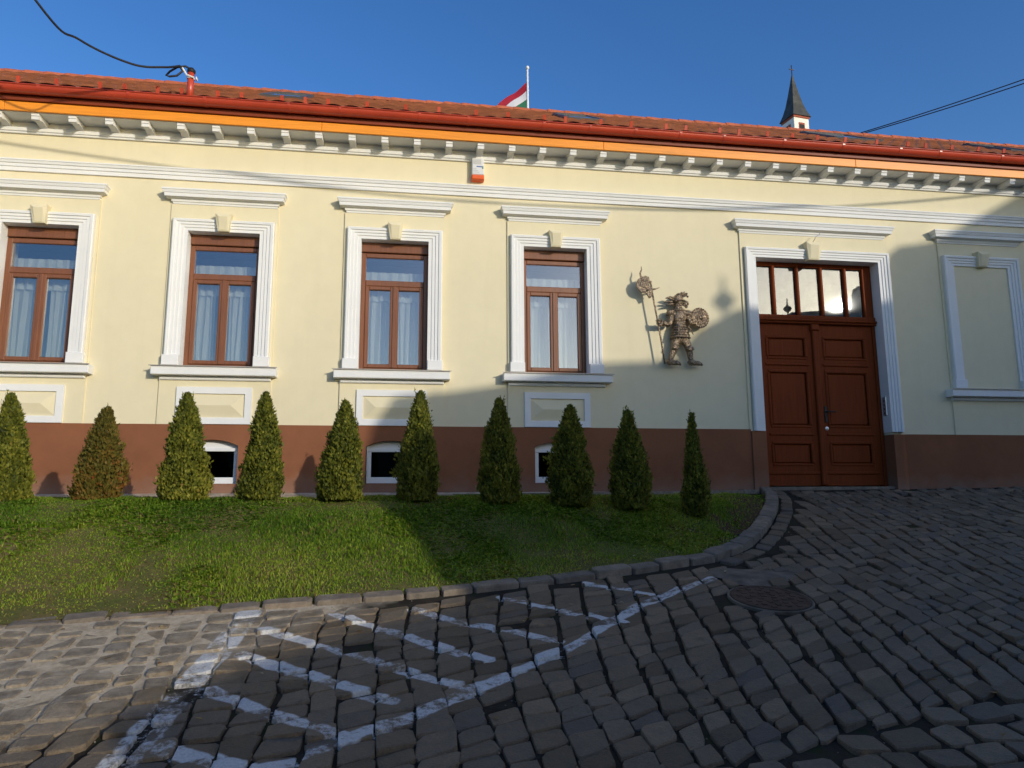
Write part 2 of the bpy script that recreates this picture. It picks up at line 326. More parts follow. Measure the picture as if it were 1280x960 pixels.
while yb < -5.2:
    hb = random.uniform(.15, .19); xb = 1.2 + random.uniform(0, .15)
    while xb < 8:
        wb = random.uniform(.19, .27); c4 = np.array([(xb, yb), (xb + wb, yb), (xb + wb, yb + hb), (xb, yb + hb)]) + [0, 0.0]
        c4[:, 1] += (c4[:, 0] - 2) * .04; cen = c4.mean(0)
        if in_b(cen[0], cen[1] + .035): keep.append([tuple(p + (cen - p) / np.linalg.norm(cen - p) * random.uniform(.022, .032) + rng.normal(0, .007, 2)) for p in c4])
        xb += wb
    yb += hb
x = 5.15                                    # one gutter course of long stones following the kerb
for (ax, ay), (bx, by) in zip(KERB[2:-1], KERB[3:]):
    if ax < 2.7: continue
    L = math.hypot(bx - ax, by - ay); n = max(1, round(L / .22)); tx, ty = (bx - ax) / L, (by - ay) / L; nx_, ny_ = ty, -tx
    for i in range(n):
        a0, a1 = L * i / n + .012, L * (i + 1) / n - .012
        keep.append([(ax + tx * s + nx_ * o_, ay + ty * s + ny_ * o_) for s, o_ in ((a0, .03), (a0, .17), (a1, .17), (a1, .03))])
crv, cuv, cfv = np.array(cr), np.array(cu), np.array(cf)
def pix(p):
    d = np.array(p) - np.array([0, -D, 0]); z = d @ cfv
    return (640 + 888 * (d @ crv) / z, 480 - 888 * (d @ cuv) / z) if z > .3 else (-9999, -9999)
info = []
for c4 in keep:
    P = [pix((px, py, float(zg(px, py)))) for px, py in c4]; A = 0
    for i in range(4): A += P[i - 1][0] * P[i][1] - P[i][0] * P[i - 1][1]
    cx_, cy_ = np.mean(P, 0); info.append((abs(A) if (-10 < cx_ < 1290 and 500 < cy_ < 975) else 0, c4))
info.sort(key=lambda t: -t[0])
def set_rnd(me, vals):
    a = me.attributes.new('rnd', 'FLOAT', 'POINT'); a.data.foreach_set('value', np.asarray(vals, np.float32))
bulk_v, bulk_f, bulk_r = [], [], []
for k, (A, c4) in enumerate(info):
    c = np.mean(c4, 0); z0 = float(zg(*c)) + random.gauss(.002, .0055); e_ = .05
    gx = float(zg(c[0] + e_, c[1]) - zg(c[0] - e_, c[1])) / .1; gy = float(zg(c[0], c[1] + e_) - zg(c[0], c[1] - e_)) / .1
    tilt = np.array([gx + random.gauss(0, .045), gy + random.gauss(0, .045)]); V = sett_verts(c4, z0, tilt); r = random.random()
    if k < 300 and A > 0:
        me = bpy.data.meshes.new('sett'); me.from_pydata((V - [c[0], c[1], z0]).tolist(), [], SF); set_rnd(me, [r] * 32)
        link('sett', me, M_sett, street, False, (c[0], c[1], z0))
    else:
        n = len(bulk_v) * 32; bulk_v.append(V); bulk_f += [tuple(i + n for i in f) for f in SF]; bulk_r += [r] * 32
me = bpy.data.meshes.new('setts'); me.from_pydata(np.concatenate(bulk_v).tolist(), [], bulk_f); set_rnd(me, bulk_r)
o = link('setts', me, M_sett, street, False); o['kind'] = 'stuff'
# loose grit lying in the joints
M_grit = plain('pale_grit', (.20, .17, .13), .9, 0, 30, .4, 80, 0)
gv, gf = [], []
for i in range(1500):
    x, y = random.uniform(-1.4, 5), random.uniform(-6.9, -4.0)
    if random.random() > .25 + .75 * (y < -5.6): continue
    r = random.uniform(.003, .008) * (1.4 if random.random() < .15 else 1); z = float(zg(x, y)) - .014 + r * .5; n = len(gv)
    gv += [(x + r * random.uniform(.7, 1.3) * a, y + r * random.uniform(.7, 1.3) * b, z + r * random.uniform(.6, 1) * c_) for a, b, c_ in ((1, 0, 0), (0, 1, 0), (-1, 0, 0), (0, -1, 0), (0, 0, 1), (0, 0, -1))]
    gf += [tuple(n + j for j in f) for f in ((0, 1, 4), (1, 2, 4), (2, 3, 4), (3, 0, 4), (1, 0, 5), (2, 1, 5), (3, 2, 5), (0, 3, 5))]
me = bpy.data.meshes.new('grit'); me.from_pydata(gv, [], gf); o = link('grit', me, M_grit, street); o['kind'] = 'stuff'
# cement patch beside the manhole
M_cement = plain('cement_patch', (.15, .122, .09), .9, 0, 7, .4, 40, .5, .01)
pm = MB(); ring = []
for k in range(28):
    a = 2 * math.pi * k / 28; rr = 1 + .16 * math.sin(3 * a + 1) + .08 * math.sin(7 * a); px, py = PATCH[0] + .40 * rr * math.cos(a), PATCH[1] + .24 * rr * math.sin(a); ring.append((px, py, float(zg(px, py)) - .006))
pm.add(ring + [(PATCH[0], PATCH[1], float(zg(*PATCH)) + .004)], [(k, (k + 1) % 28, 28) for k in range(28)])
o = pm.build('cement_patch', M_cement, None, True); o['kind'] = 'structure'
# manhole
mx_, my_ = MANH; gs = float(zg(mx_, my_ + .1) - zg(mx_, my_ - .1)) / .2
MM = Matrix.Translation((mx_, my_, float(zg(mx_, my_)) + .012)) @ Matrix.Rotation(math.atan(gs), 4, 'X')
M_rust = plain('rusty_cast_iron', (.085, .055, .038), .75, .3, 14, .4, 60, .5, .006)
mh = empty('manhole_cover', (mx_, my_, float(zg(mx_, my_))), 'round rusty cast iron manhole cover set in the dark cobbles', 'manhole cover')
kid(MB().lathe([(.318, -.06), (.318, -.010), (.314, -.006), (.302, -.006), (.300, -.012), (.0, -.012)], 40, MM), 'frame_ring', M_cement, mh)
kid(MB().lathe([(.296, -.05), (.296, -.004), (.292, .000), (.265, .000), (.26, -.004), (.0, -.004)], 40, MM), 'lid', M_rust, mh)
rb = MB()
for k in range(36):
    a = k * 2.399; r_ = .25 * math.sqrt((k + .5) / 36); c_ = Vector((r_ * math.cos(a), r_ * math.sin(a), 0))
    vs = [MM @ (c_ + Vector((dx * .017, dy * .017, h))) for h in (-.006, .000) for dx, dy in ((-1, -1), (1, -1), (1, 1), (-1, 1))]
    rb.add(vs, [(4, 5, 6, 7), (0, 1, 5, 4), (1, 2, 6, 5), (2, 3, 7, 6), (3, 0, 4, 7)])
kid(rb, 'raised_studs', M_rust, mh)['kind'] = 'stuff'

# ------------------------------------------------------------------ kerb
kerb = bpy.data.objects.new('kerb', None); COL.objects.link(kerb); kerb['kind'] = 'structure'
def kerb_mat():
    q = NT('kerb_stone'); n1 = q.noise(8, 6, .65); oi = q.n('ShaderNodeObjectInfo')
    c = q.ramp(n1, [(.25, (.11, .09, .068)), (.55, (.22, .18, .135)), (.8, (.31, .265, .205))]); t = q.ramp(oi.outputs['Random'], [(0, (.75, .74, .73)), (1, (1.15, 1.08, 1.0))])
    q.l(q.mix(.8, c, t, 'MULTIPLY'), q.b.inputs['Base Color']); q.b.inputs['Roughness'].default_value = .85
    q.bump(q.math('ADD', n1, q.noise(60, 4)), .6, .012); return q.m
M_kerb = kerb_mat()
dist = [0]
fine = []
for x in np.linspace(-9, 4.2, 300): fine.append((x, float(yk(x))))
for (ax, ay), (bx, by) in zip(KERB[13:-1], KERB[14:]):
    for s in np.linspace(.05, 1, 12): fine.append((ax + (bx - ax) * s, ay + (by - ay) * s))
fine = np.array(fine); cd = np.concatenate([[0], np.cumsum(np.linalg.norm(np.diff(fine, axis=0), axis=1))])
s = 0
def kp(s): return np.array([np.interp(s, cd, fine[:, 0]), np.interp(s, cd, fine[:, 1])])
while s < cd[-1] - .1:
    ln = random.uniform(.26, .40) if kp(s)[0] < 2.6 else random.uniform(.26, .34); e_ = min(s + ln, cd[-1]); a, b = kp(s + .008), kp(e_ - .008); t = (b - a) / np.linalg.norm(b - a); nn = np.array([t[1], -t[0]])
    up = np.interp((a[0] + b[0]) / 2, [-3, -1, 1, 3, 5], [.012, .018, .034, .055, .07]) + random.uniform(-.010, .010); wi = .115 if a[0] < 2.6 else .15; j = lambda: rng.normal(0, .006, 2)
    rings = []
    outl = [a + nn * .0, b + nn * .0, b - nn * wi, a - nn * wi]; cen = (a + b) / 2 - nn * wi / 2; o8 = []
    for i in range(4):
        p, pv, nx2 = outl[i], outl[i - 1], outl[(i + 1) % 4]; o8 += [p + (pv - p) / np.linalg.norm(pv - p) * .016 + j() * .5, p + (nx2 - p) / np.linalg.norm(nx2 - p) * .016 + j() * .5]
    o8 = np.array(o8); zb = [float(zg(p[0], p[1])) for p in o8]
    for sh, dz in ((0, -.15), (0, up - .012), (.006, up - .003), (.022, up)):
        q = o8 + (cen - o8) / np.linalg.norm(cen - o8, axis=1)[:, None] * sh; rings.append(np.column_stack([q, np.array(zb) + dz + rng.normal(0, .002, 8)]))
    V = np.concatenate(rings); c0 = V.mean(0); me = bpy.data.meshes.new('kerb_stone'); me.from_pydata((V - c0).tolist(), [], SF); link('kerb_stone', me, M_kerb, kerb, False, tuple(c0))
    s = e_

# ------------------------------------------------------------------ lawn
def lawn_mat():
    q = NT('lawn_soil'); n = q.noise(2.2, 6, .7); m2 = q.noise(45, 5, .7)
    c = q.ramp(n, [(.34, (.10, .125, .026)), (.52, (.15, .135, .045)), (.70, (.23, .155, .08))]); c = q.mix(.5, c, q.ramp(m2, [(.3, (.4, .4, .4)), (.7, (1.5, 1.45, 1.3))]), 'MULTIPLY')
    sx = q.n('ShaderNodeSeparateXYZ'); q.l(q.pos(), sx.inputs[0]); mr = q.n('ShaderNodeMapRange'); mr.inputs[1].default_value = 1.9; mr.inputs[2].default_value = 3.0
    q.l(q.math('ADD', sx.outputs[0], q.math('MULTIPLY', q.noise(1.8, 4), 1.0)), mr.inputs[0]); mr.inputs[1].default_value = 2.7; mr.inputs[2].default_value = 3.6; c = q.mix(mr.outputs[0], c, q.ramp(m2, [(.3, (.045, .028, .016)), (.7, (.12, .075, .045))]))
    q.l(c, q.b.inputs['Base Color']); q.b.inputs['Roughness'].default_value = .95; q.b.inputs['Specular IOR Level'].default_value = .1; q.bump(m2, .8, .02); return q.m
lx = np.arange(-12, 5.05, .12); NV = 34; lv = []
for x in lx:
    k = float(yk(x)) + .05
    for i in range(NV): y = k + (-.002 - k) * i / (NV - 1); lv.append((x, y, float(zl(x, y)) + .02 * (noise2(x, y, 3.1) - .5) + .03 * (noise2(x, y, 1.2, 5) - .5) * (y < -.4)))
lf = [(i * NV + j, (i + 1) * NV + j, (i + 1) * NV + j + 1, i * NV + j + 1) for i in range(len(lx) - 1) for j in range(NV - 1)]
me = bpy.data.meshes.new('lawn'); me.from_pydata(lv, [], lf); lawn = link('lawn', me, lawn_mat(), None, True); lawn['kind'] = 'structure'
def leaf_mat(name, stops, transl=.35, rough=.6):
    q = NT(name); at = q.n('ShaderNodeAttribute', attribute_name='rnd'); c = q.ramp(at.outputs['Fac'], stops)
    q.l(c, q.b.inputs['Base Color']); q.b.inputs['Roughness'].default_value = rough; q.b.inputs['Specular IOR Level'].default_value = .25
    tl = q.n('ShaderNodeBsdfTranslucent'); q.l(c, tl.inputs[0]); mx = q.n('ShaderNodeMixShader'); mx.inputs[0].default_value = transl
    q.l(q.b.outputs[0], mx.inputs[1]); q.l(tl.outputs[0], mx.inputs[2]); q.l(mx.outputs[0], q.out.inputs[0]); return q.m
M_grass = leaf_mat('grass_blade', [(0, (.045, .095, .009)), (.3, (.125, .235, .016)), (.6, (.25, .345, .028)), (.85, (.41, .45, .055)), (.93, (.30, .22, .09)), (1, (.20, .11, .045))])
def surf(x, y): return zl(x, y) + .02 * (noise2(x, y, 3.1) - .5) + .03 * (noise2(x, y, 1.2, 5) - .5) * (y < -.4)
def grass():
    N = 430000; x = rng.uniform(-6.5, 5.0, N); k = yk(x) + .07; y = k + (-.03 - k) * rng.random(N) ** .95
    bare = noise2(x, y, 1.5, 3) * .55 + noise2(x, y, 4.5, 8) * .45; edge = np.clip((y - k) / .5, 0, 1); rightbare = np.clip((x - 2.6) / 1.6, 0, 1) * np.clip((y - k) / .2, .6, 1)
    left = np.clip((-.9 - x) / 1.2, 0, 1) * np.clip((-2.7 - y) / .8, 0, 1)
    keep = rng.random(N) < np.clip((.79 - bare - .11 * left - .52 * rightbare) * 6, .30 * (1 - .8 * rightbare), 1) * (.35 + .65 * edge); x, y, bare, left = x[keep], y[keep], bare[keep], left[keep]; n = len(x)
    z = surf(x, y) - .006; tuft = noise2(x, y, 2.6, 21); h = rng.uniform(.012, .034, n) * (.55 + 1.0 * tuft ** 1.5 + .5 * (noise2(x, y, 7, 4) > .72)); wd = rng.uniform(.003, .0065, n)
    clover = (noise2(x, y, 1.9, 33) > .52) & (rng.random(n) < .6); wd = np.where(clover, rng.uniform(.007, .014, n), wd); h = np.where(clover, h * .7, h)
    a = rng.uniform(0, 2 * np.pi, n); ca, sa = np.cos(a), np.sin(a); ln = rng.uniform(.2, 1.0, n) * h; ln = np.where(clover, h * 1.1, ln); b = a + np.pi / 2 + rng.normal(0, .4, n); lx_, ly_ = np.cos(b) * ln, np.sin(b) * ln
    p0 = np.stack([x - ca * wd * .5, y - sa * wd * .5, z], -1); p1 = np.stack([x + ca * wd * .5, y + sa * wd * .5, z], -1)
    m_ = np.where(clover, 1.5, .8); p2 = np.stack([x + ca * wd * m_ + lx_ * .45, y + sa * wd * m_ + ly_ * .45, z + h * .65], -1); p3 = np.stack([x - ca * wd * m_ + lx_ * .45, y - sa * wd * m_ + ly_ * .45, z + h * .65], -1)
    p4 = np.stack([x + lx_, y + ly_, z + h * np.where(clover, .75, 1)], -1)
    V = np.stack([p0, p1, p2, p3, p4], 1).reshape(-1, 3); base = np.arange(n)[:, None] * 5
    me = bpy.data.meshes.new('grass'); me.vertices.add(len(V)); me.vertices.foreach_set('co', V.astype(np.float32).ravel())
    loops = np.concatenate([base + [0, 1, 2, 3], base + [3, 2, 4]], 1).ravel(); me.loops.add(len(loops)); me.loops.foreach_set('vertex_index', loops.astype(np.int32))
    st = (np.arange(n)[:, None] * 7 + [0, 4]).ravel(); me.polygons.add(2 * n); me.polygons.foreach_set('loop_start', st.astype(np.int32)); me.update(calc_edges=True)
    val = np.clip(.52 + .75 * (noise2(x, y, 1.1, 12) - .5) + rng.normal(0, .15, n) + .12 * left - .08 * clover + .5 * np.clip(bare - .5, 0, 1), 0, .9); val = np.where(rng.random(n) < .05 + .12 * (bare > .55) + .1 * left, rng.uniform(.9, 1, n), val)
    set_rnd(me, np.repeat(val, 5)); o = link('grass', me, M_grass); o['kind'] = 'stuff'; tag(o, 'short weedy grass and clover covering the bank below the house', 'grass')
grass()

# ------------------------------------------------------------------ the house
HX0, HX1, HYB = -9.0, 13.2, 6.4
house = empty('town_house', (0, 0, 0), 'long cream single-storey town house with white window surrounds and red tiled roof', 'house')
WC = [-4.68, -2.44, -.20, 2.04]            # window centres
WH, WZ0, WZ1 = .455, 1.63, 3.45
DX0, DX1, DZ0, DZ1 = 5.06, 7.04, .085, 3.45
BH, BZ0, BZ1 = .32, .14, .70
holes = [(c - WH - .012, c + WH + .012, WZ0 - .02, WZ1 + .012) for c in WC] + [(DX0 - .012, DX1 + .012, DZ0 - .6, DZ1 + .012)] + [(c - BH, c + BH, BZ0, BZ1) for c in WC[1:]]
gx_ = sorted({HX0, HX1} | {h[0] for h in holes} | {h[1] for h in holes}); gz_ = sorted({-1.2, 4.9} | {h[2] for h in holes} | {h[3] for h in holes})
wm = MB(); TH = .42
for i in range(len(gx_) - 1):
    for j in range(len(gz_) - 1):
        x0, x1, z0, z1 = gx_[i], gx_[i + 1], gz_[j], gz_[j + 1]; xm, zm = (x0 + x1) / 2, (z0 + z1) / 2
        if any(h[0] < xm < h[1] and h[2] < zm < h[3] for h in holes): continue
        wm.add([(x0, 0, z0), (x1, 0, z0), (x1, 0, z1), (x0, 0, z1)], [(0, 1, 2, 3)]); wm.add([(x0, TH, z0), (x1, TH, z0), (x1, TH, z1), (x0, TH, z1)], [(3, 2, 1, 0)])
for h in holes:
    wm.add([(x, y, z) for y in (0, TH) for x, z in ((h[0], h[2]), (h[1], h[2]), (h[1], h[3]), (h[0], h[3]))], [(0, 4, 5, 1), (1, 5, 6, 2), (2, 6, 7, 3), (3, 7, 4, 0)])
kid(wm, 'front_wall', M_wall, house)
sw = MB(); sw.box(HX0, HX0 + .4, .42, HYB, -1.2, 4.9).box(HX1 - .4, HX1, .42, HYB, -1.2, 4.9).box(HX0 + .4, HX1 - .4, HYB - .4, HYB, -1.2, 4.9)
for xg in (HX0, HX1 - .4): sw.add([(xg, 0, 4.9), (xg, HYB, 4.9), (xg, 3.2, 7.1), (xg + .4, 0, 4.9), (xg + .4, HYB, 4.9), (xg + .4, 3.2, 7.1)], [(0, 1, 2), (5, 4, 3), (0, 2, 5, 3), (1, 4, 5, 2)])
kid(sw, 'side_and_back_walls', M_wall, house)
rm = MB(); rm.box(HX0 + .41, HX1 - .41, .43, HYB - .41, 4.2, 4.25); rm.box(HX0 + .41, HX1 - .41, .43, HYB - .41, .95, 1.0); rm.box(HX0 + .41, HX1 - .41, 3.4, 3.45, 1.01, 4.19); rm.box(4.2, 4.3, .43, 3.39, 1.01, 4.19)
kid(rm, 'interior', M_room, house)

def field(c, hw, z0, z1, oh, oz0, oz1, p, name='wall_field'):
    m = MB()
    m.box(c - hw, c - oh, -p, -.0005, z0, z1).box(c + oh, c + hw, -p, -.0005, z0, z1).box(c - oh, c + oh, -p, -.0005, oz1, z1)
    if oz0 > z0: m.box(c - oh, c + oh, -p, -.0005, z0, oz0)
    return kid(m, name, M_wall, house)
PROF = [(0, -.135), (0, .040), (.048, .040), (.052, .052), (.092, .052), (.097, .064), (.136, .064), (.142, .078), (.176, .082), (.182, .074), (.188, .070), (.188, .0)]
def surround(xl, xr, zb, zt, ts, prof=PROF, base=True, kz=None, name='window_surround', depth=None):
    m = MB(); rows = []
    for d, p in prof:
        if depth is not None and p < 0: p = -depth
        dt = d * ts; rows.append([(xl - d, -p, zb), (xl - d, -p, zt + dt), (xr + d, -p, zt + dt), (xr + d, -p, zb)])
    vs = [p for r in rows for p in r]; fs = []
    for i in range(len(rows) - 1):
        for j in range(3): fs.append((i * 4 + j, i * 4 + j + 1, (i + 1) * 4 + j + 1, (i + 1) * 4 + j))
    m.add(vs, fs); s_ = kid(m, name, M_white, house)
    if base:
        for sgn, x0, x1 in ((-1, xl - .205, xl - .001), (1, xr + .001, xr + .205)):
            subkid(MB().cbox(x0, x1, -.092, -.0, zb, zb + .135, .006), 'base_block', M_white, s_)
    return s_
def subkid(mb, name, m, part, smooth=False):
    o = mb.build(name, m, None, smooth); o.parent = part; o.matrix_parent_inverse = Matrix.Translation(house.location).inverted(); return o
def hood(c, hw, z0, part):
    prof = [(.03, 0), (.036, .026), (.048, .028), (.052, .058), (.070, .064), (.118, .072), (.122, .115), (.130, .118), (.142, .150), (.150, .156), (.150, .176), (.0, .186)]
    rows = []
    for p, dz in prof:
        e = max(p - .03, 0); rows.append([(c - hw - e, 0, z0 + dz), (c - hw - e, -p, z0 + dz), (c + hw + e, -p, z0 + dz), (c + hw + e, 0, z0 + dz)])
    rows.insert(0, [(c - hw, 0, z0), (c - hw, -.001, z0), (c + hw, -.001, z0), (c + hw, 0, z0)])
    vs = [p for r in rows for p in r]; fs = [(i * 4 + j, i * 4 + j + 1, i * 4 + j + 5, i * 4 + j + 4) for i in range(len(rows) - 1) for j in range(3)]
    return subkid(MB().add(vs, fs), 'hood_mould', M_white, part)
def keystone(c, z0, z1, t, b, part):
    m = MB(); pt, pb = .135, .095
    m.add([(c - b, 0, z0), (c + b, 0, z0), (c + t, 0, z1), (c - t, 0, z1), (c - b, -pb, z0), (c + b, -pb, z0), (c + t, -pt, z1 - .015), (c - t, -pt, z1 - .015), (c - b + .025, -pb - .012, z0 + .02), (c + b - .025, -pb - .012, z0 + .02), (c + t * .55, -pt - .014, z1 - .06), (c - t * .55, -pt - .014, z1 - .06)],
          [(0, 1, 5, 4), (1, 2, 6, 5), (2, 3, 7, 6), (3, 0, 4, 7), (4, 5, 9, 8), (5, 6, 10, 9), (6, 7, 11, 10), (7, 4, 8, 11), (8, 9, 10, 11)])
    return subkid(m, 'keystone', M_wall, part)
def sill(c, hw, ztop, part):
    m = MB(); m.cbox(c - hw, c + hw, -.15, 0, ztop - .112, ztop, .006); subkid(m, 'sill', M_white, part)
    subkid(MB().cbox(c - hw + .075, c + hw - .075, -.055, 0, ztop - .165, ztop - .113, .012), 'sill_moulding', M_white, part)
    f = MB(); f.add([(c - hw - .02, -.17, ztop + .004), (c + hw + .02, -.17, ztop + .004), (c + hw + .02, .10, ztop + .022), (c - hw - .02, .10, ztop + .022), (c - hw - .02, -.17, ztop - .008), (c + hw + .02, -.17, ztop - .008), (c + hw + .02, .10, ztop + .010), (c - hw - .02, .10, ztop + .010)],
                     [(0, 1, 2, 3), (7, 6, 5, 4), (0, 4, 5, 1), (1, 5, 6, 2), (3, 2, 6, 7), (0, 3, 7, 4)])
    for i in range(8):
        x, y, z = f.v[i]
        if y > 0: f.v[i] = (max(c - WH + .002, min(c + WH - .002, x)) if part is not None else x, y, z)
    subkid(f, 'sill_flashing', M_flash, part)
def apron(c):
    m = MB(); hw, z0, z1, b = .46, .896, 1.37, .085; m.box(c - hw, c + hw, -.048, -.02, z1 - b, z1).box(c - hw, c + hw, -.048, -.02, z0, z0 + b).box(c - hw, c - hw + b, -.048, -.02, z0 + b, z1 - b).box(c + hw - b, c + hw, -.048, -.02, z0 + b, z1 - b)
    s_ = kid(m, 'apron_panel', M_white, house); x0, x1, a0, a1 = c - hw + b, c + hw - b, z0 + b, z1 - b; h = (a1 - a0) / 2
    subkid(MB().add([(x0, -.024, a0), (x1, -.024, a0), (x1, -.024, a1), (x0, -.024, a1), (x0 + h * 1.1, -.068, a0 + h), (x1 - h * 1.1, -.068, a0 + h)], [(0, 1, 5, 4), (1, 2, 5), (2, 3, 4, 5), (3, 0, 4)]), 'raised_panel', M_wall, s_)
def window(c, seed):
    r = random.Random(seed); y0 = .12; m = MB(); x0, x1 = c - WH, c + WH; zt = 3.30
    f = .062; m.cbox(x0, x0 + f, y0, y0 + .09, WZ0, zt, .008).cbox(x1 - f, x1, y0, y0 + .09, WZ0, zt, .008).cbox(x0 + f, x1 - f, y0, y0 + .09, zt - f, zt, .008).cbox(x0 + f, x1 - f, y0, y0 + .09, WZ0, WZ0 + f, .008).cbox(x0 + f, x1 - f, y0 - .008, y0 + .09, 2.83, 2.915, .01)
    wn = kid(m, 'window', M_winwood, house)
    subkid(MB().cbox(x0 + .002, x1 - .002, y0 - .02, y0 + .12, zt + .012, WZ1 - .002, .008), 'shutter_box', M_winwood, wn)
    g = .052
    for a, b in ((x0 + f, c - .006), (c + .006, x1 - f)):
        k = MB(); z0, z1 = WZ0 + f, 2.83; k.cbox(a, a + g, y0 - .012, y0 + .05, z0, z1, .008).cbox(b - g, b, y0 - .012, y0 + .05, z0, z1, .008).cbox(a + g, b - g, y0 - .012, y0 + .05, z1 - g, z1, .008).cbox(a + g, b - g, y0 - .012, y0 + .05, z0, z0 + g, .008)
        subkid(k, 'casement', M_winwood, wn); subkid(MB().box(a + g, b - g, y0 + .02, y0 + .026, z0 + g, z1 - g), 'pane', M_glass, wn)
    subkid(MB().cbox(c - .022, c + .022, y0 - .026, y0 - .0125, WZ0 + f, 2.83, .006), 'centre_batten', M_winwood, wn)
    subkid(MB().box(x0 + f, x1 - f, y0 + .02, y0 + .026, 2.915, zt - f), 'pane', M_glass, wn)
    def drape(xa, xb, z0, z1, yy, amp, waves):
        k = MB(); n = 60; ph = r.uniform(0, 6); rows = 6; fz = [r.uniform(.8, 1.2) for _ in range(4)]
        for i in range(n + 1):
            t = i / n
            for j in range(rows + 1):
                v = j / rows; a_ = amp * (.6 + .6 * (1 - v)); k.v.append((xa + (xb - xa) * t + .012 * math.sin(9 * t + 4 * v), yy + a_ * math.sin(ph + t * waves * 6.28 * fz[0] + .6 * math.sin(5 * t * fz[1])) + .3 * a_ * math.sin(t * waves * 14 * fz[2] + v), z0 + (z1 - z0) * v))
        k.f = [(i * (rows + 1) + j, (i + 1) * (rows + 1) + j, (i + 1) * (rows + 1) + j + 1, i * (rows + 1) + j + 1) for i in range(n) for j in range(rows)]
        subkid(k, 'curtain', M_curtain, wn, True)
    sp = {0: .30, 1: .24, 2: .34, 3: .36}[seed]
    drape(x0 + .0, x0 + .02 + sp + .06, WZ0, 3.08, y0 + .20, .022, 4); drape(c + .02, c + .05 + sp, WZ0, 3.08, y0 + .20, .022, 4)
    drape(x0, x1, 2.66, 3.08, y0 + .165, .014, 8)
for i, c in enumerate(WC):
    field(c, .685, .893, 3.815, WH + .19, WZ0, WZ1 + .15, .022)
    s_ = surround(c - WH, c + WH, WZ0 + .012, WZ1, .82); hood(c, .665, 3.815, s_); keystone(c, 3.44, 3.685, .105, .07, s_); sill(c, .758, 1.622, s_); apron(c); window(c, i)
# blind window beyond the gate
bc = 8.79
kid(MB().box(bc - .70, bc + .70, -.018, -.0005, .8385, 3.815), 'wall_field', M_wall, house)
s_ = surround(bc - .47, bc + .47, 1.53, 3.455, .82, [(0, .018)] + PROF[1:], True, name='blind_window_surround'); hood(bc, .70, 3.815, s_); keystone(bc, 3.44, 3.685, .105, .07, s_); sill(bc, .79, 1.515, None if False else s_)
# gate
field(6.03, 1.20, .80, 3.815, 1.16, .80, 3.60, .022)
s_ = surround(DX0, DX1, .87, DZ1, .82, [(d * .92, p) for d, p in PROF], False, name='gate_surround', depth=.16); hood(6.0, 1.17, 3.815, s_); keystone(5.96, 3.425, 3.70, .125, .085, s_)
hk = MB(); hk.tube([(5.99, -.05, 3.72), (5.97, -.14, 3.735), (5.955, -.17, 3.75), (6.02, -.17, 3.79), (6.05, -.16, 3.83)], .006, 6); subkid(hk, 'wire_hook', M_metal, s_)
gy = .17; fm = MB()
fm.cbox(DX0, DX0 + .06, gy - .02, gy + .1, DZ0, DZ1, .006).cbox(DX1 - .15, DX1, gy - .02, gy + .1, 2.63, DZ1, .008).cbox(DX1 - .05, DX1, gy - .02, gy + .1, DZ0, 2.5, .006).cbox(DX0 + .06, DX1 - .15, gy - .02, gy + .1, DZ1 - .06, DZ1, .008)
tw = kid(fm, 'transom_window', M_door, house)
bars = [5.425, 5.815, 6.205, 6.60]
for b in bars: subkid(MB().cbox(b - .022, b + .022, gy - .035, gy + .05, 2.63, DZ1 - .06, .012), 'glazing_bar', M_door, tw)
ed = [DX0 + .06] + bars + [DX1 - .15]
for a, b in zip(ed[:-1], ed[1:]): subkid(MB().box(a + .02, b - .02, gy + .02, gy + .026, 2.63, DZ1 - .06), 'pane', M_transom, tw)
rl = MB(); rl.cbox(DX0, DX1, gy - .05, gy + .1, 2.565, 2.63, .01).cbox(DX0, DX1, gy - .085, gy + .1, 2.53, 2.564, .012).cbox(DX0, DX1, gy - .06, gy + .1, 2.50, 2.529, .01); tr = kid(rl, 'transom_rail', M_door, house)
for k in range(5): subkid(MB().lathe([(.011, 0), (.009, .006), (.003, .009)], 8, Matrix.Translation((5.25 + k * .38, gy - .05, 2.60)) @ Matrix.Rotation(math.pi / 2, 4, 'X')), 'peg', M_door, tr)
def leaf(a, b, right):
    m = MB(); z0, z1, st = DZ0 + .012, 2.497, .135; ps = [(.2, .43), (.70, .98)] if False else None
    pz = [(.39, .73), (.95, 1.79), (1.97, 2.31)]; il, ir = a + st, b - st
    m.cbox(a, il, gy, gy + .06, z0, z1, .004).cbox(ir, b, gy, gy + .06, z0, z1, .004); edges = [z0] + [v for p in pz for v in p] + [z1]
    for i in range(0, len(edges), 2): m.box(il, ir, gy + .001, gy + .06, edges[i], edges[i + 1])
    m.box(il, ir, gy + .04, gy + .055, z0, z1); lf_ = kid(m, 'door_leaf', M_door, house)
    for q0, q1 in pz:
        t = .03; fr = MB(); fr.cbox(il, ir, gy - .010, gy + .012, q1 - t, q1 + .012, .010).cbox(il, ir, gy - .010, gy + .012, q0 - .012, q0 + t, .012).cbox(il - .012, il + t, gy - .016, gy + .012, q0 + t, q1 - t, .012).cbox(ir - t, ir + .012, gy - .016, gy + .012, q0 + t, q1 - t, .012)
        subkid(fr, 'panel_moulding', M_door, lf_); subkid(MB().cbox(il + t, ir - t, gy + .012, gy + .04, q0 + t, q1 - t, .022), 'door_panel', M_door, lf_)
    for q0, q1, e0 in ((1.865, 1.90, .03), (.825, .86, .03), (.26, .30, .09)): subkid(MB().cbox(il - e0, ir + e0, gy - .02, gy - .0005, q0, q1, .01), 'rail_moulding', M_door, lf_)
    return lf_
mid = 6.03
leaf(DX0 + .06, mid - .003, False); lr = leaf(mid + .003, DX1 - .05, True)
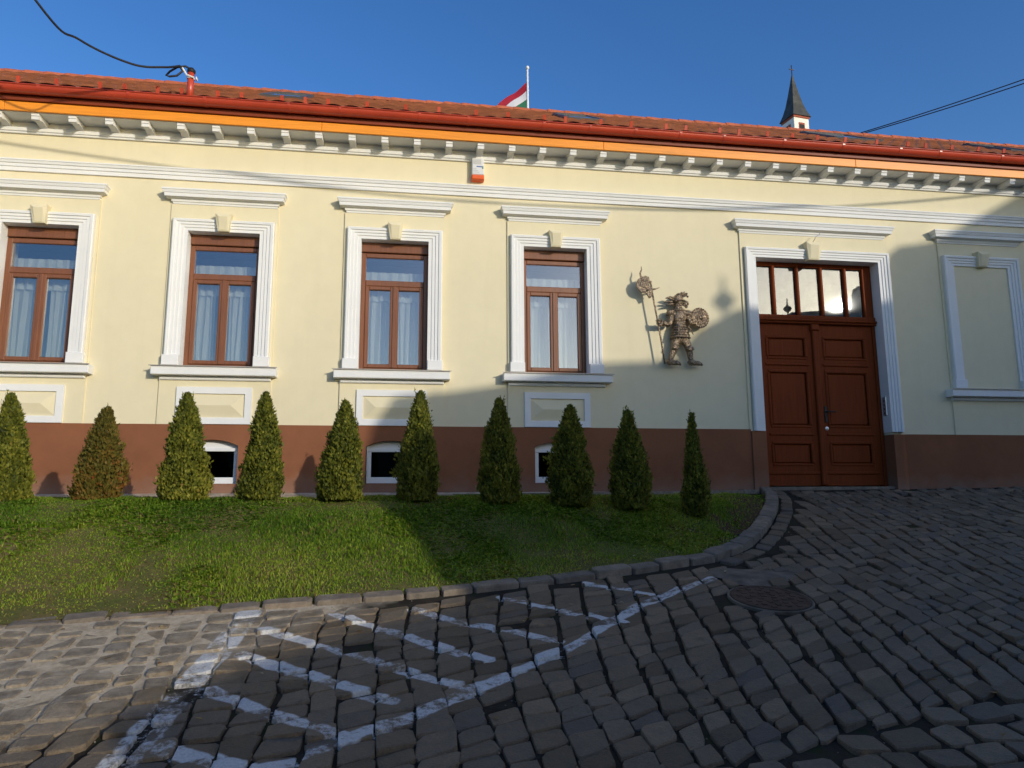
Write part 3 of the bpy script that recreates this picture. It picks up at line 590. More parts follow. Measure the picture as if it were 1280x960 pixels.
ast = MB(); ast.cbox(mid - .045, mid + .045, gy - .045, gy - .001, DZ0 + .02, 2.40, .014).cbox(mid - .065, mid + .065, gy - .06, gy - .001, 2.401, 2.496, .014); subkid(ast, 'astragal', M_door, lr)
hx = mid + .105; hd = MB(); hd.cbox(hx - .022, hx + .022, gy - .012, gy, 1.02, 1.26, .006).tube([(hx, gy - .01, 1.18), (hx, gy - .06, 1.18), (hx + .02, gy - .065, 1.18), (hx + .13, gy - .06, 1.175)], .011, 8); subkid(hd, 'door_handle', M_iron, lr)
subkid(MB().lathe([(.03, 0), (.028, .008), (.012, .012)], 14, Matrix.Translation((hx, gy, .93)) @ Matrix.Rotation(math.pi / 2, 4, 'X')), 'lock_rosette', M_metal, lr)
kid(MB().box(DX0 + .001, DX1 - .001, .0, gy + .1, DZ0 - .35, DZ0 - .003), 'threshold', M_kerb, house)
# plinth
def plinth():
    m = MB(); p = .03; zt = .892; z0 = -1.1
    spans = []; x = HX0
    for c in WC[1:]:
        m.box(x, c - BH, -p, -.0006, z0, zt); x = c + BH
        m.box(c - BH, c + BH, -p, -.0006, z0, BZ0); n = 10
        for i in range(n):
            a, b = c - BH + 2 * BH * i / n, c - BH + 2 * BH * (i + 1) / n; arch = lambda q: .625 + .075 * (1 - ((q - c) / BH) ** 2)
            za, zb = arch(a), arch(b); m.add([(a, -p, za), (b, -p, zb), (b, -p, zt), (a, -p, zt), (a, .12, za), (b, .12, zb), (a, -.0006, zt), (b, -.0006, zt)], [(0, 1, 2, 3), (0, 4, 5, 1), (3, 2, 7, 6)])
        for sx_ in (c - BH, c + BH): m.add([(sx_, -p, BZ0), (sx_, .12, BZ0), (sx_, .12, .66), (sx_, -p, .66)], [(0, 1, 2, 3)])
        m.add([(c - BH, -p, BZ0), (c + BH, -p, BZ0), (c + BH, .12, BZ0 + .01), (c - BH, .12, BZ0 + .01)], [(0, 1, 2, 3)])
    m.box(x, 4.84, -p, -.0006, z0, zt); kid(m, 'plinth', M_plinth, house)
    m = MB(); m.cbox(4.84, DX0, -.055, .16, z0, .868, .004); m.cbox(DX1, 7.22, -.06, .16, z0, .835, .004); m.box(7.22, HX1, -.03, -.0006, z0, .838); kid(m, 'plinth', M_plinth, house)
plinth()
for c in WC[1:]:
    m = MB(); y0 = .06; f = .062; n = 12
    x0, x1 = c - BH + .002, c + BH - .002; m.cbox(x0, x1, y0, y0 + .05, BZ0 + .002, BZ0 + .085, .006).cbox(x0, x0 + f, y0, y0 + .05, BZ0 + .085, .555, .006).cbox(x1 - f, x1, y0, y0 + .05, BZ0 + .085, .555, .006).cbox(x0, x1, y0 - .01, y0 + .05, .555, .60, .006)
    m.box(x0, x1, y0 + .015, y0 + .05, .6, .699)
    bw = kid(m, 'basement_window', M_pvc, house); subkid(MB().box(x0 + f, x1 - f, y0 + .02, y0 + .026, BZ0 + .085, .555), 'pane', M_bglass, bw); subkid(MB().box(x0, x1, y0 + .12, y0 + .14, BZ0 - .1, .75), 'dark_lining', M_dark, bw)
    sl_ = MB(); 
    for k in range(7): sl_.box(x0 + f, x1 - f, y0 + .05, y0 + .056, BZ0 + .10 + k * .06, BZ0 + .10 + k * .06 + .012)
    subkid(sl_, 'grille', M_iron, bw)
# string course
def run(prof, name, m, x0=HX0, x1=HX1):
    vs = [(x, -p, z) for p, z in prof for x in (x0, x1)]; fs = [(2 * i, 2 * i + 1, 2 * i + 3, 2 * i + 2) for i in range(len(prof) - 1)]; n = len(prof)
    fs += [tuple(range(0, 2 * n, 2)), tuple(range(1, 2 * n, 2))[::-1]]; return kid(MB().add(vs, fs), name, m, house)
run([(-.002, 4.155), (.028, 4.155), (.032, 4.205), (.046, 4.208), (.05, 4.245), (.064, 4.25), (.074, 4.278), (.082, 4.284), (.082, 4.30), (-.002, 4.318)], 'string_course', M_white)
run([(-.002, 4.672), (.030, 4.672), (.034, 4.692), (.050, 4.696), (.056, 4.740), (.03, 4.746), (.022, 4.8255), (-.002, 4.8255)], 'frieze_moulding', M_white)
cor = run([(-.001, 4.826), (.27, 4.826), (.275, 4.820), (.298, 4.820), (.298, 4.86), (.302, 4.865), (.302, 4.95), (-.001, 4.95)], 'cornice', M_white)
bp = [(.0, 4.8195), (.0, 4.752), (.06, 4.745), (.12, 4.758), (.18, 4.764), (.22, 4.754), (.25, 4.742), (.275, 4.746), (.28, 4.785), (.29, 4.789), (.29, 4.8195)]
br = MB(); n = len(bp); hw = .046
br.v = [(s_ * hw, -p, z) for s_ in (-1, 1) for p, z in bp]; br.f = [tuple(range(n)), tuple(range(n, 2 * n))[::-1]] + [(i, n + i, n + (i + 1) % n, (i + 1) % n) for i in range(n)]
b0 = None; k = 0; xb = -4.752 - 9 * .4388
while xb < HX1 - .1:
    if xb > HX0 + .1:
        if b0 is None: b0 = br.build('cornice_bracket', M_white, None); o = b0
        else: o = b0.copy(); COL.objects.link(o)
        o.parent = cor; o.matrix_parent_inverse = Matrix.Translation(house.location).inverted(); o.location = (xb, 0, 0)
    xb += .4388
# varnished board, soffit, gutter
xj = HX0
while xj < HX1:
    x2 = min(xj + 3.9, HX1); kid(MB().cbox(xj + .002, x2 - .002, -.33, -.3035, 4.826, 4.946, .004), 'eaves_board', M_board, house); xj = x2
sf = MB(); sf.box(HX0, HX1, -.362, -.29, 4.9515, 4.985).box(HX0, HX1, -.362, -.335, 4.9855, 5.10); kid(sf, 'soffit', M_soffit, house)
gm = MB(); R = .082; gyc, gzc = -.425, 5.085; n = 14
prof = [(gyc + R * math.cos(math.pi + math.pi * i / n), gzc + R * math.sin(math.pi + math.pi * i / n) * .95) for i in range(n + 1)]; prof = [(prof[0][0] - .008, gzc + .010), (prof[0][0] - .012, gzc)] + prof
prof2 = prof + [(y + (gyc - y) * .06, z + .004) for y, z in prof[::-1]]
gm.v = [(x, y, z) for y, z in prof2 for x in (HX0 - .05, HX1 + .05)]; gm.f = [(2 * i, 2 * i + 1, (2 * i + 3) % (2 * len(prof2)), (2 * i + 2) % (2 * len(prof2))) for i in range(len(prof2))]
gut = kid(gm, 'gutter', M_gutter, house, True)
xj = -8.6; jm = None
while xj < HX1:
    if jm is None:
        j_ = MB(); n = 14; pr = [(gyc + (R + .005) * math.cos(math.pi + math.pi * i / n), gzc + (R + .005) * math.sin(math.pi + math.pi * i / n) * .95) for i in range(n + 1)]; j_.v = [(x, y, z) for y, z in pr for x in (-.018, .018)] + [(x, y + (gyc - y) * .08, z) for y, z in pr for x in (-.018, .018)]
        j_.f = [(2 * i, 2 * i + 1, 2 * i + 3, 2 * i + 2) for i in range(n)] + [(2 * i, 2 * i + 2, 2 * i + 2 + 2 * (n + 1), 2 * i + 2 * (n + 1)) for i in range(n)] + [(2 * i + 3, 2 * i + 1, 2 * i + 1 + 2 * (n + 1), 2 * i + 3 + 2 * (n + 1)) for i in range(n)]
        o = jm = j_.build('gutter_joint', M_gutter, None, False)
    else: o = jm.copy(); COL.objects.link(o)
    o.parent = gut; o.matrix_parent_inverse = Matrix.Translation(house.location).inverted(); o.location = (xj, 0, 0); xj += random.choice((.66, .93, 1.05))
# roof
RY, RZ = 3.2, 7.36; EY, EZ = -.42, 5.105; SLP = (RZ - EZ) / (RY - EY); RL = math.hypot(RY - EY, RZ - EZ)
def roof_side(flip):
    per = .235; cols = int((HX1 - HX0 + .3) / per); seg_ = 8; xs_ = np.linspace(HX0 - .15, HX0 - .15 + cols * per, cols * seg_ + 1)
    ph = (xs_ - xs_[0]) / per; hgt = .026 * np.abs(np.sin(np.pi * ph)) ** .7 * 1.0; rows = 13; V = []; 
    nv = np.array([-SLP, 1]) / math.hypot(SLP, 1)       # (dy, dz) normal of the front slope
    for r in range(rows):
        for e in (0, 1):
            s_ = (r + e) / rows; off = (.030 if e == 0 else .004); y = EY + (RY - EY) * s_; z = EZ + (RZ - EZ) * s_
            jit = .004 * np.sin(np.floor(ph) * 12.9898 + r * 78.2) 
            yy = y + nv[0] * (hgt + off + jit); zz = z + nv[1] * (hgt + off + jit); yy = np.full_like(xs_, 0) + yy
            if flip: yy = 2 * RY - yy
            V.append(np.stack([xs_, yy, zz + 0 * xs_], -1))
    V = np.concatenate(V); nxx = len(xs_); R_ = 2 * rows; id_ = np.arange(nxx * R_).reshape(R_, nxx)
    F = np.stack([id_[:-1, :-1], id_[:-1, 1:], id_[1:, 1:], id_[1:, :-1]], -1).reshape(-1, 4); return V, F
V1, F1 = roof_side(False); V2, F2 = roof_side(True)
me = bpy.data.meshes.new('roof'); me.from_pydata(V1.tolist() + V2.tolist(), [], F1.tolist() + (F2[:, ::-1] + len(V1)).tolist()); roof = link('roof', me, M_tile); roof.parent = house; roof.matrix_parent_inverse = Matrix.Translation(house.location).inverted()
kid(MB().add([(HX0, EY + .05, EZ - .03), (HX1, EY + .05, EZ - .03), (HX1, RY, RZ - .06), (HX0, RY, RZ - .06), (HX0, 2 * RY - EY, EZ - .03), (HX1, 2 * RY - EY, EZ - .03)], [(0, 1, 2, 3), (3, 2, 5, 4)]), 'roof_boarding', M_soffit, house)
rt = MB(); n = 10
for i, (x, r) in enumerate(((-.02, .098), (.02, .104), (.36, .088))):
    for k in range(n + 1): a = math.pi * k / n; rt.v.append((x, r * math.cos(a) * 1.05, r * math.sin(a)))
    for k in range(n + 1): a = math.pi * k / n; rt.v.append((x, (r - .016) * math.cos(a) * 1.05, (r - .016) * math.sin(a)))
w2 = 2 * (n + 1)
for i in range(2): rt.f += [(i * w2 + k, i * w2 + k + 1, (i + 1) * w2 + k + 1, (i + 1) * w2 + k) for k in range(n)]
rt.f += [(k, k + n + 1, k + n + 2, k + 1) for k in range(n)]
xr = HX0 - .1; r0 = None
while xr < HX1:
    if r0 is None: r0 = rt.build('ridge_tile', M_ridge, None); o = r0
    else: o = r0.copy(); COL.objects.link(o)
    o.parent = roof; o.matrix_parent_inverse = Matrix.Translation(house.location).inverted(); o.location = (xr, RY, RZ - .022 + random.uniform(-.004, .004)); o.rotation_euler = (0, random.uniform(-.006, .006), random.uniform(-.01, .01)); xr += .335
sg = MB(); sg.box(-.022, .022, 0, .012, .0, .085).box(-.022, .022, .012, .14, 0, .006); s0 = None; xr = HX0 + .2
while xr < HX1:
    if s0 is None: s0 = sg.build('snow_guard', M_gutter, None); o = s0
    else: o = s0.copy(); COL.objects.link(o)
    o.parent = roof; o.matrix_parent_inverse = Matrix.Translation(house.location).inverted(); o.location = (xr, EY + .10, EZ + .10); o.rotation_euler = (math.atan(SLP) * .6, 0, random.uniform(-.15, .15)); xr += random.choice((.30, .40, .45, .52))
# roof windows
M_skyl = plain('grey_aluminium', (.16, .165, .17), .45, .5, 6, .15, 40, .05)
for x0, x1 in ((-2.27, -1.62), (2.42, 3.06), (7.05, 7.95), (10.4, 11.05)):
    s0_, s1_ = .34, .62; m = MB(); P = lambda x, s, h: (x, EY + (RY - EY) * s - h * SLP / math.hypot(SLP, 1), EZ + (RZ - EZ) * s + h / math.hypot(SLP, 1))
    def rb_(xa, xb, sa, sb, h0, h1): m.add([P(x, s, h) for h in (h0, h1) for s in (sa, sb) for x in (xa, xb)], [(0, 2, 3, 1), (4, 5, 7, 6), (0, 1, 5, 4), (2, 6, 7, 3), (0, 4, 6, 2), (1, 3, 7, 5)])
    d = .022; rb_(x0, x0 + .06, s0_, s1_, .0, .075); rb_(x1 - .06, x1, s0_, s1_, .0, .075); rb_(x0 + .06, x1 - .06, s0_, s0_ + d, .0, .07); rb_(x0 + .06, x1 - .06, s1_ - d, s1_, .0, .085)
    sk = kid(m, 'roof_window', M_skyl, house); m = MB(); rb_(x0 + .06, x1 - .06, s0_ + d, s1_ - d, .058, .064); subkid(m, 'pane', M_transom, sk)
# pavement strip along the wall
st = MB(); xs3 = np.arange(-9, 4.7, .8)
for a in xs3: st.box(a + .004, min(a + .796, 4.83), -.20, -.0305, -.3, -.012 + .05 * (max(0, a + 1) / 5))
o = st.build('wall_footing_path', M_kerb); o['kind'] = 'structure'

# ------------------------------------------------------------------ thujas
M_bark = plain('thuja_bark', (.10, .06, .04), .9, 0, 20, .3, 60, .4)
TH_ST = [(0, (.024, .034, .008)), (.3, (.090, .108, .014)), (.6, (.20, .205, .025)), (.88, (.33, .30, .04)), (1, (.27, .17, .04))]
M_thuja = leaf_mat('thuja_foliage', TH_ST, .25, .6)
M_thuja_rust = leaf_mat('rusty_thuja_foliage', [(0, (.040, .036, .010)), (.3, (.10, .090, .016)), (.55, (.17, .14, .024)), (.8, (.23, .12, .024)), (1, (.24, .065, .018))], .25, .6)
def thuja(x, y, h, wid, label, seed, lean=0., slim=False, rust=0., mat=None, tips=1, bulge=.22):
    r = np.random.default_rng(seed); zb = float(zl(x, y)) - .02; root = empty('thuja_shrub', (x, y, zb), label, 'shrub', 'thuja shrubs along the house wall')
    tm = MB().tube([(x, y, zb - .05), (x + .01, y, zb + .2), (x + lean * .5, y, zb + h * .6), (x + lean, y, zb + h * .97)], [.028, .024, .012, .003], 7); kid(tm, 'trunk', M_bark, root)
    N = int(14000 * (.55 if slim else 1)); R = wid / 2 * .92
    t = r.random(N) ** 1.25
    def prof(t):
        return np.where(t < bulge, .80 + .20 * np.sin(t / bulge * np.pi / 2), 1) * np.clip(1 - ((t - bulge * .6) / (1.0 - bulge * .6)).clip(0, 1) ** (1.45 if not slim else 1.0), 0, 1) ** (.85 if not slim else .95) + .022 * (t < .97)
    lobes = [(r.uniform(0, 2 * np.pi), r.uniform(.03, .92), r.uniform(-.24, .22), r.uniform(.07, .18)) for _ in range(56)]
    a = r.uniform(0, 2 * np.pi, N); rad = prof(t)
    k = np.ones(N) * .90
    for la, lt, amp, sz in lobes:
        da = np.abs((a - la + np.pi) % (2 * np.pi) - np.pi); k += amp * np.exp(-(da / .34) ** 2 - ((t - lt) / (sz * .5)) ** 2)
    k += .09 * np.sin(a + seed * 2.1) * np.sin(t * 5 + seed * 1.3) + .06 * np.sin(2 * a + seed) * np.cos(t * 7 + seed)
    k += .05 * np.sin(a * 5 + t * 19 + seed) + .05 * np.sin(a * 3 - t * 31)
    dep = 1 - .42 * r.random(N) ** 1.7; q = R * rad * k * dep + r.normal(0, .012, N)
    sh_ = r.random(N) < .05; q = np.where(sh_, q * r.uniform(1.02, 1.16, N), q)
    px = x + q * np.cos(a) + lean * t; py = y + q * np.sin(a); pz = zb + .03 + t * h * .965
    # flat upright sprays
    sz = r.uniform(.015, .038, N) * (1 - .2 * t); yaw = a + r.normal(0, .9, N); out = r.uniform(.1, .75, N); ca, sa = np.cos(a), np.sin(a); tx, ty = -np.sin(yaw), np.cos(yaw)
    up = np.stack([ca * out + r.normal(0, .22, N), sa * out + r.normal(0, .22, N), np.ones(N)], -1); up /= np.linalg.norm(up, axis=1)[:, None]; side = np.stack([tx, ty, r.normal(0, .25, N)], -1)
    c = np.stack([px, py, pz], -1); w_ = sz[:, None] * .42 * side; L = sz[:, None] * up
    fan = [c - L * .45, c + w_ * .75 - L * .05, c + w_ * 1.05 + L * .42, c + w_ * .38 + L * .36, c + L * .95, c - w_ * .38 + L * .40, c - w_ * 1.05 + L * .50, c - w_ * .75]
    V = np.stack(fan, 1).reshape(-1, 3); F = np.arange(N * 8).reshape(N, 8)
    col = np.clip(.35 + .28 * (dep - .8) / .2 * .5 + r.normal(0, .15, N) + .25 * (k - .95) + .10 * np.sin(a * 3 + seed) * np.sin(t * 9), 0, 1)  # deeper sprays darker: shade in the crown's gaps put into the colour
    if rust: col = np.clip(col + rust * np.clip(1 - t * 1.2 + .3 * np.sin(a * 4 + t * 8), 0, 1) * r.random(N), 0, 1)
    vv = V.tolist(); ff = F.tolist(); cc = np.repeat(col, 8).tolist()
    # twiggy leaders
    for i in range(5 * tips):
        b = np.array([x + lean + r.normal(0, .02), y + r.normal(0, .02), zb + h * r.uniform(.88, .95)]); d = np.array([r.normal(0, .022), r.normal(0, .022), r.uniform(.05, .10)])
        for s_ in np.linspace(0, 1, 6):
            p = b + d * s_; e = r.normal(0, .009, (2, 3)); n0 = len(vv); vv += [(p - [.004, 0, .01]).tolist(), (p + e[0]).tolist(), (p + d * .22).tolist(), (p + e[1]).tolist()]; ff.append([n0, n0 + 1, n0 + 2, n0 + 3]); cc += [.6] * 4
    # dark inner core, shade inside the crown put into its colour
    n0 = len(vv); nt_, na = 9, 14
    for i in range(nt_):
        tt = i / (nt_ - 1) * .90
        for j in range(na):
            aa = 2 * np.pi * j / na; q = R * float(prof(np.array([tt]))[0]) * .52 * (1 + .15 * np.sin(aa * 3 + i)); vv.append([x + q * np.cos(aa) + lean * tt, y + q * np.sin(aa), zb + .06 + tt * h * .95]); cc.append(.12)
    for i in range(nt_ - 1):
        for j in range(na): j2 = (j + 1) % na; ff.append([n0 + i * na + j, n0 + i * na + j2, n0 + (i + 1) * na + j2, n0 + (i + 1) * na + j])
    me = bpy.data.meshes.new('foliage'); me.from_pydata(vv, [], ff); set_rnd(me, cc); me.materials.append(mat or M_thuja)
    o = bpy.data.objects.new('foliage', me); COL.objects.link(o); o.parent = root; o.matrix_parent_inverse = Matrix.Translation(root.location).inverted()
SY = -2.07
thuja(-3.72, SY, 1.05, .46, 'green cone-shaped thuja beside the rust-tinged thuja, farthest from the gate', 1, -.06, rust=.2)
thuja(-2.95, SY, .92, .52, 'small ragged rust-brown thuja with a crooked tip', 2, .05, mat=M_thuja_rust, rust=.30, bulge=.24)
thuja(-2.14, SY, 1.08, .57, 'broad olive-green thuja beside the rust-tinged thuja, on its gate side', 3, -.03, rust=.3)
thuja(-1.42, SY, 1.10, .48, 'sunlit green thuja with a rounded top, eighth... seventh from the gate'.replace('eighth... ', ''), 4, .0, bulge=.18)
thuja(-.655, SY, 1.03, .52, 'sunlit thuja just left of a basement window, sixth from the gate'.replace('just left of', 'standing beside'), 5, .03)
thuja(.118, SY, 1.16, .50, 'half-shaded thuja with a sunlit tip, fifth from the gate', 6, .02)
thuja(.968, SY, 1.12, .47, 'shaded thuja with a blunt multi-pointed top, fourth from the gate', 7, .0, tips=2, bulge=.30)
thuja(1.715, SY, 1.09, .58, 'wide shaded thuja with a small second point, third from the gate', 8, .02, bulge=.26)
thuja(2.385, SY, 1.08, .51, 'shaded thuja with a rounded bulging crown, second from the gate', 9, -.01, bulge=.28)
thuja(3.115, SY, 1.14, .37, 'slim narrow thuja with a long thin tip, closest to the gate', 10, -.01, slim=True)

# ------------------------------------------------------------------ metal knight on the wall
def bronze_mat():
    q = NT('weathered_bronze'); n1 = q.noise(18, 5, .6); n2 = q.noise(95, 5, .65); n3 = q.noise(55, 3, .5)
    q.l(q.ramp(q.math('MULTIPLY_ADD', n2, .5, False) if False else n2, [(.36, (.025, .018, .012)), (.48, (.24, .175, .115)), (.64, (.62, .49, .36))]), q.b.inputs['Base Color']); q.b.inputs['Metallic'].default_value = .95
    q.l(q.ramp(n1, [(.3, (.40,) * 3), (.7, (.18,) * 3)]), q.b.inputs['Roughness']); q.bump(q.math('ADD', n3, n2), 1.0, .012); return q.m
M_bronze = bronze_mat()
def KX_(X): return 2.9 + .00176 * X
def KZ_(Y): return 3.338 - .0018 * Y
def kp3(X, Y, p): return Vector((KX_(X), -(.035 + .50 * p), KZ_(Y)))
kn = empty('knight_sculpture', (3.83, -.1, 1.80), 'bronze armoured knight sculpture on the wall, holding a halberd and round shield', 'sculpture')
def skin(name, joints, edges, mat, root_i=0, sub=2):
    me = bpy.data.meshes.new(name); me.from_pydata([tuple(j[0]) for j in joints], edges, []); o = bpy.data.objects.new(name, me); COL.objects.link(o)
    m = o.modifiers.new('skin', 'SKIN'); m.use_smooth_shade = True; sv = me.skin_vertices[0].data
    for i, j in enumerate(joints): rr = j[1]; sv[i].radius = rr if isinstance(rr, tuple) else (rr, rr); sv[i].use_root = (i == root_i)
    o.modifiers.new('sub', 'SUBSURF').levels = sub; o.modifiers['sub'].render_levels = sub
    bpy.context.view_layer.update(); dg = bpy.context.evaluated_depsgraph_get(); m2 = bpy.data.meshes.new_from_object(o.evaluated_get(dg)); m2.name = name; bpy.data.objects.remove(o)
    m2.materials.clear(); o = link(name, m2, mat, None, True); o.parent = kn; o.matrix_parent_inverse = Matrix.Translation(kn.location).inverted(); return o
J = [(kp3(520, 632, .11), .085), (kp3(520, 560, .12), .082), (kp3(517, 490, .13), (.105, .08)), (kp3(515, 430, .12), .075), (kp3(514, 400, .12), .042), (kp3(514, 350, .13), .075),
     (kp3(455, 452, .13), .052), (kp3(432, 545, .16), .042), (kp3(375, 540, .21), .036), (kp3(345, 536, .23), .03),
     (kp3(585, 452, .13), .052), (kp3(608, 535, .17), .042), (kp3(650, 500, .18), .034),
     (kp3(480, 660, .12), .066), (kp3(466, 735, .14), .054), (kp3(434, 815, .12), .040), (kp3(440, 842, .13), .040), (kp3(495, 846, .17), .032),
     (kp3(566, 660, .12), .066), (kp3(590, 742, .14), .054), (kp3(602, 812, .12), .040), (kp3(610, 842, .13), .040), (kp3(672, 846, .17), .032)]
Ed = [(0, 1), (1, 2), (2, 3), (3, 4), (4, 5), (3, 6), (6, 7), (7, 8), (8, 9), (3, 10), (10, 11), (11, 12), (0, 13), (13, 14), (14, 15), (15, 16), (16, 17), (0, 18), (18, 19), (19, 20), (20, 21), (21, 22)]
skin('body', J, Ed, M_bronze)
def ell(c, rx, ry, rz, n=14): return MB().lathe([(math.sin(math.pi * i / 10), -math.cos(math.pi * i / 10)) for i in range(1, 10)], n, Matrix.Translation(c) @ Matrix.Diagonal((rx, ry, rz, 1)))
hm = ell(kp3(515, 338, .13), .078, .078, .085, 18); hm.lathe([(.095, -.006), (.10, 0), (.094, .006), (.07, .012), (.07, -.012)], 20, Matrix.Translation(kp3(515, 352, .13)) @ Matrix.Rotation(-.15, 4, 'Y')); kid(hm, 'helmet', M_bronze, kn, True)
fc = MB(); fc.tube([kp3(512, 350, .205), kp3(510, 368, .225), kp3(511, 376, .215)], [.012, .018, .008], 8); fc.add(ell(kp3(496, 352, .200), .012, .010, .008, 10).v, ell(kp3(496, 352, .2), .012, .01, .008, 10).f); fc.add(ell(kp3(530, 352, .200), .012, .010, .008, 10).v, ell(kp3(530, 352, .2), .012, .01, .008, 10).f)
fc.tube([kp3(480, 378, .185), kp3(500, 386, .21), kp3(512, 382, .215), kp3(526, 387, .21), kp3(546, 380, .185)], [.005, .012, .010, .012, .005], 8); kid(fc, 'face', M_bronze, kn, True)
pl = MB(); rp = random.Random(4)
def feather(a, b, w0, p0, p1):
    A, B = kp3(*a, p0), kp3(*b, p1); pl.tube([A, A.lerp(B, .35) + Vector((0, -.012, .010)), A.lerp(B, .75) + Vector((0, -.012, .012)), B], [w0 * .7, w0, w0 * .85, w0 * .25], 7)
for a, b, w0 in (((480, 345), (405, 330), .020), ((478, 362), (392, 365), .018), ((482, 376), (405, 392), .016), ((470, 330), (430, 325), .016), ((540, 310), (552, 282), .014), ((548, 312), (585, 288), .015), ((545, 318), (592, 312), .013), ((540, 305), (572, 276), .012), ((552, 350), (598, 372), .018), ((550, 366), (592, 398), .018), ((546, 378), (572, 408), .016), ((500, 300), (540, 300), .02)): feather(a, b, w0, .15, .17 + rp.uniform(-.03, .03))
for X, Y in ((540, 285), (583, 290), (590, 312), (568, 300), (590, 375), (575, 400)): e = ell(kp3(X, Y, .19), .017, .015, .017, 8); pl.add(e.v, e.f)
kid(pl, 'plume', M_bronze, kn, True)
bpz = ell(kp3(516, 478, .15), .105, .085, .115, 18); kid(bpz, 'breastplate', M_bronze, kn, True)
kid(MB().lathe([(.085, -.02), (.10, -.012), (.104, 0), (.095, .012), (.07, .022)], 20, Matrix.Translation(kp3(515, 425, .13)) @ Matrix.Diagonal((1, .85, 1.1, 1))), 'gorget', M_bronze, kn, True)
for i in range(5):
    Y = 556 + i * 21; rr = .098 + .010 * i; kid(MB().lathe([(rr - .03, .022), (rr - .006, .016), (rr + .016, -.012), (rr + .012, -.020), (rr - .025, -.02)], 22, Matrix.Translation(kp3(520, Y, .125)) @ Matrix.Diagonal((1, .8, 1, 1))), 'skirt_plate', M_bronze, kn, True)
for X, Y, sx_ in ((446, 445, -1), (592, 447, 1)):
    e = ell(kp3(X, Y, .14), .062, .062, .05, 14); e.lathe([(.066, -.004), (.070, 0), (.064, .006)], 14, Matrix.Translation(kp3(X, Y + 16, .14))); kid(e, 'shoulder_guard', M_bronze, kn, True)
for X, Y in ((464, 728), (590, 736)):
    e = ell(kp3(X, Y, .235), .047, .030, .045, 12); e.add(ell(kp3(X, Y + 4, .22), .062, .022, .022, 10).v, ell(kp3(X, Y + 4, .22), .062, .022, .022, 10).f); kid(e, 'knee_guard', M_bronze, kn, True)
for X0, X1 in ((400, 512), (580, 694)):
    b = MB(); n = 9; prof = []
    for i in range(n):
        t = i / (n - 1); hh = (.030 + .028 * math.exp(-((t - .18) / .2) ** 2) + .016 * math.exp(-((t - .85) / .15) ** 2)) * (math.sin(math.pi * min(1, .12 + t * .95)) ** .35); prof.append((kp3(X0 + (X1 - X0) * t, 866, .13 + .04 * t) + Vector((0, 0, hh * .9)), max(hh, .012)))
    b.tube([p for p, _ in prof], [r_ for _, r_ in prof], 12); kid(b, 'boot', M_bronze, kn, True)
# shield
sc_ = kp3(690, 482, .19); SM = Matrix.Translation(sc_) @ Matrix.Rotation(math.radians(12), 4, 'Z') @ Matrix.Rotation(math.pi / 2, 4, 'X')
sh = kid(MB().lathe([(.148, -.03), (.150, -.006), (.144, .004), (.130, .006), (.122, -.002), (.095, .010), (.090, .020), (.080, .020), (.075, .012), (.045, .024), (.0, .026)], 36, SM), 'shield', M_bronze, kn, True)
def kk(mb, name, part): o = mb.build(name, M_bronze, None, True); o.parent = part; return o
kk(MB().lathe([(.040, .015), (.036, .034), (.022, .046), (.010, .062), (.002, .064)], 16, SM), 'boss', sh)
for i in range(22):
    a = 2 * math.pi * i / 22; kk(MB().lathe([(.011, 0), (.010, .008), (.004, .013)], 8, SM @ Matrix.Translation((.137 * math.cos(a), .137 * math.sin(a), .004))), 'stud', sh)
for i in range(12):
    a = 2 * math.pi * i / 12; kk(MB().lathe([(.013, 0), (.011, .008), (.003, .011)], 8, SM @ Matrix.Translation((.060 * math.cos(a), .060 * math.sin(a), .014))), 'stud', sh)
# sword scabbard, halberd
kid(MB().tube([kp3(582, 552, .2), kp3(605, 585, .19), kp3(628, 618, .17)], [.014, .013, .006], 8), 'scabbard', M_bronze, kn, True)
kid(MB().tube([kp3(372, 862, .22), kp3(338, 610, .235), kp3(300, 380, .235), kp3(276, 210, .235)], .0125, 10), 'halberd_pole', M_bronze, kn, True)
hb = MB(); Yp = -.148
ax = [(296, 300), (280, 262), (262, 235), (268, 196), (262, 168), (232, 160), (205, 168), (172, 190), (158, 222), (162, 256), (182, 284), (212, 298), (238, 302), (250, 320), (262, 342), (280, 332)]
hb.prism([(KX_(a), KZ_(b)) for a, b in ax], Yp - .016, Yp + .016); kid(hb, 'halberd_blade', M_bronze, kn)
sp = MB(); sp.tube([kp3(200, 175, .225), kp3(192, 140, .225), kp3(205, 110, .225), kp3(203, 82, .225)], [.016, .013, .010, .003], 8); sp.tube([kp3(292, 268, .225), kp3(320, 262, .225), kp3(352, 250, .225)], [.014, .009, .004], 8); e = ell(kp3(276, 210, .235), .02, .02, .024, 10); sp.add(e.v, e.f); kid(sp, 'halberd_spike', M_bronze, kn, True)
dsk = MB(); e = ell(kp3(215, 228, .25), .055, .02, .06, 16); dsk.add(e.v, e.f); e = ell(kp3(252, 268, .25), .03, .02, .03, 12); dsk.add(e.v, e.f); kid(dsk, 'blade_ornament', M_bronze, kn, True)
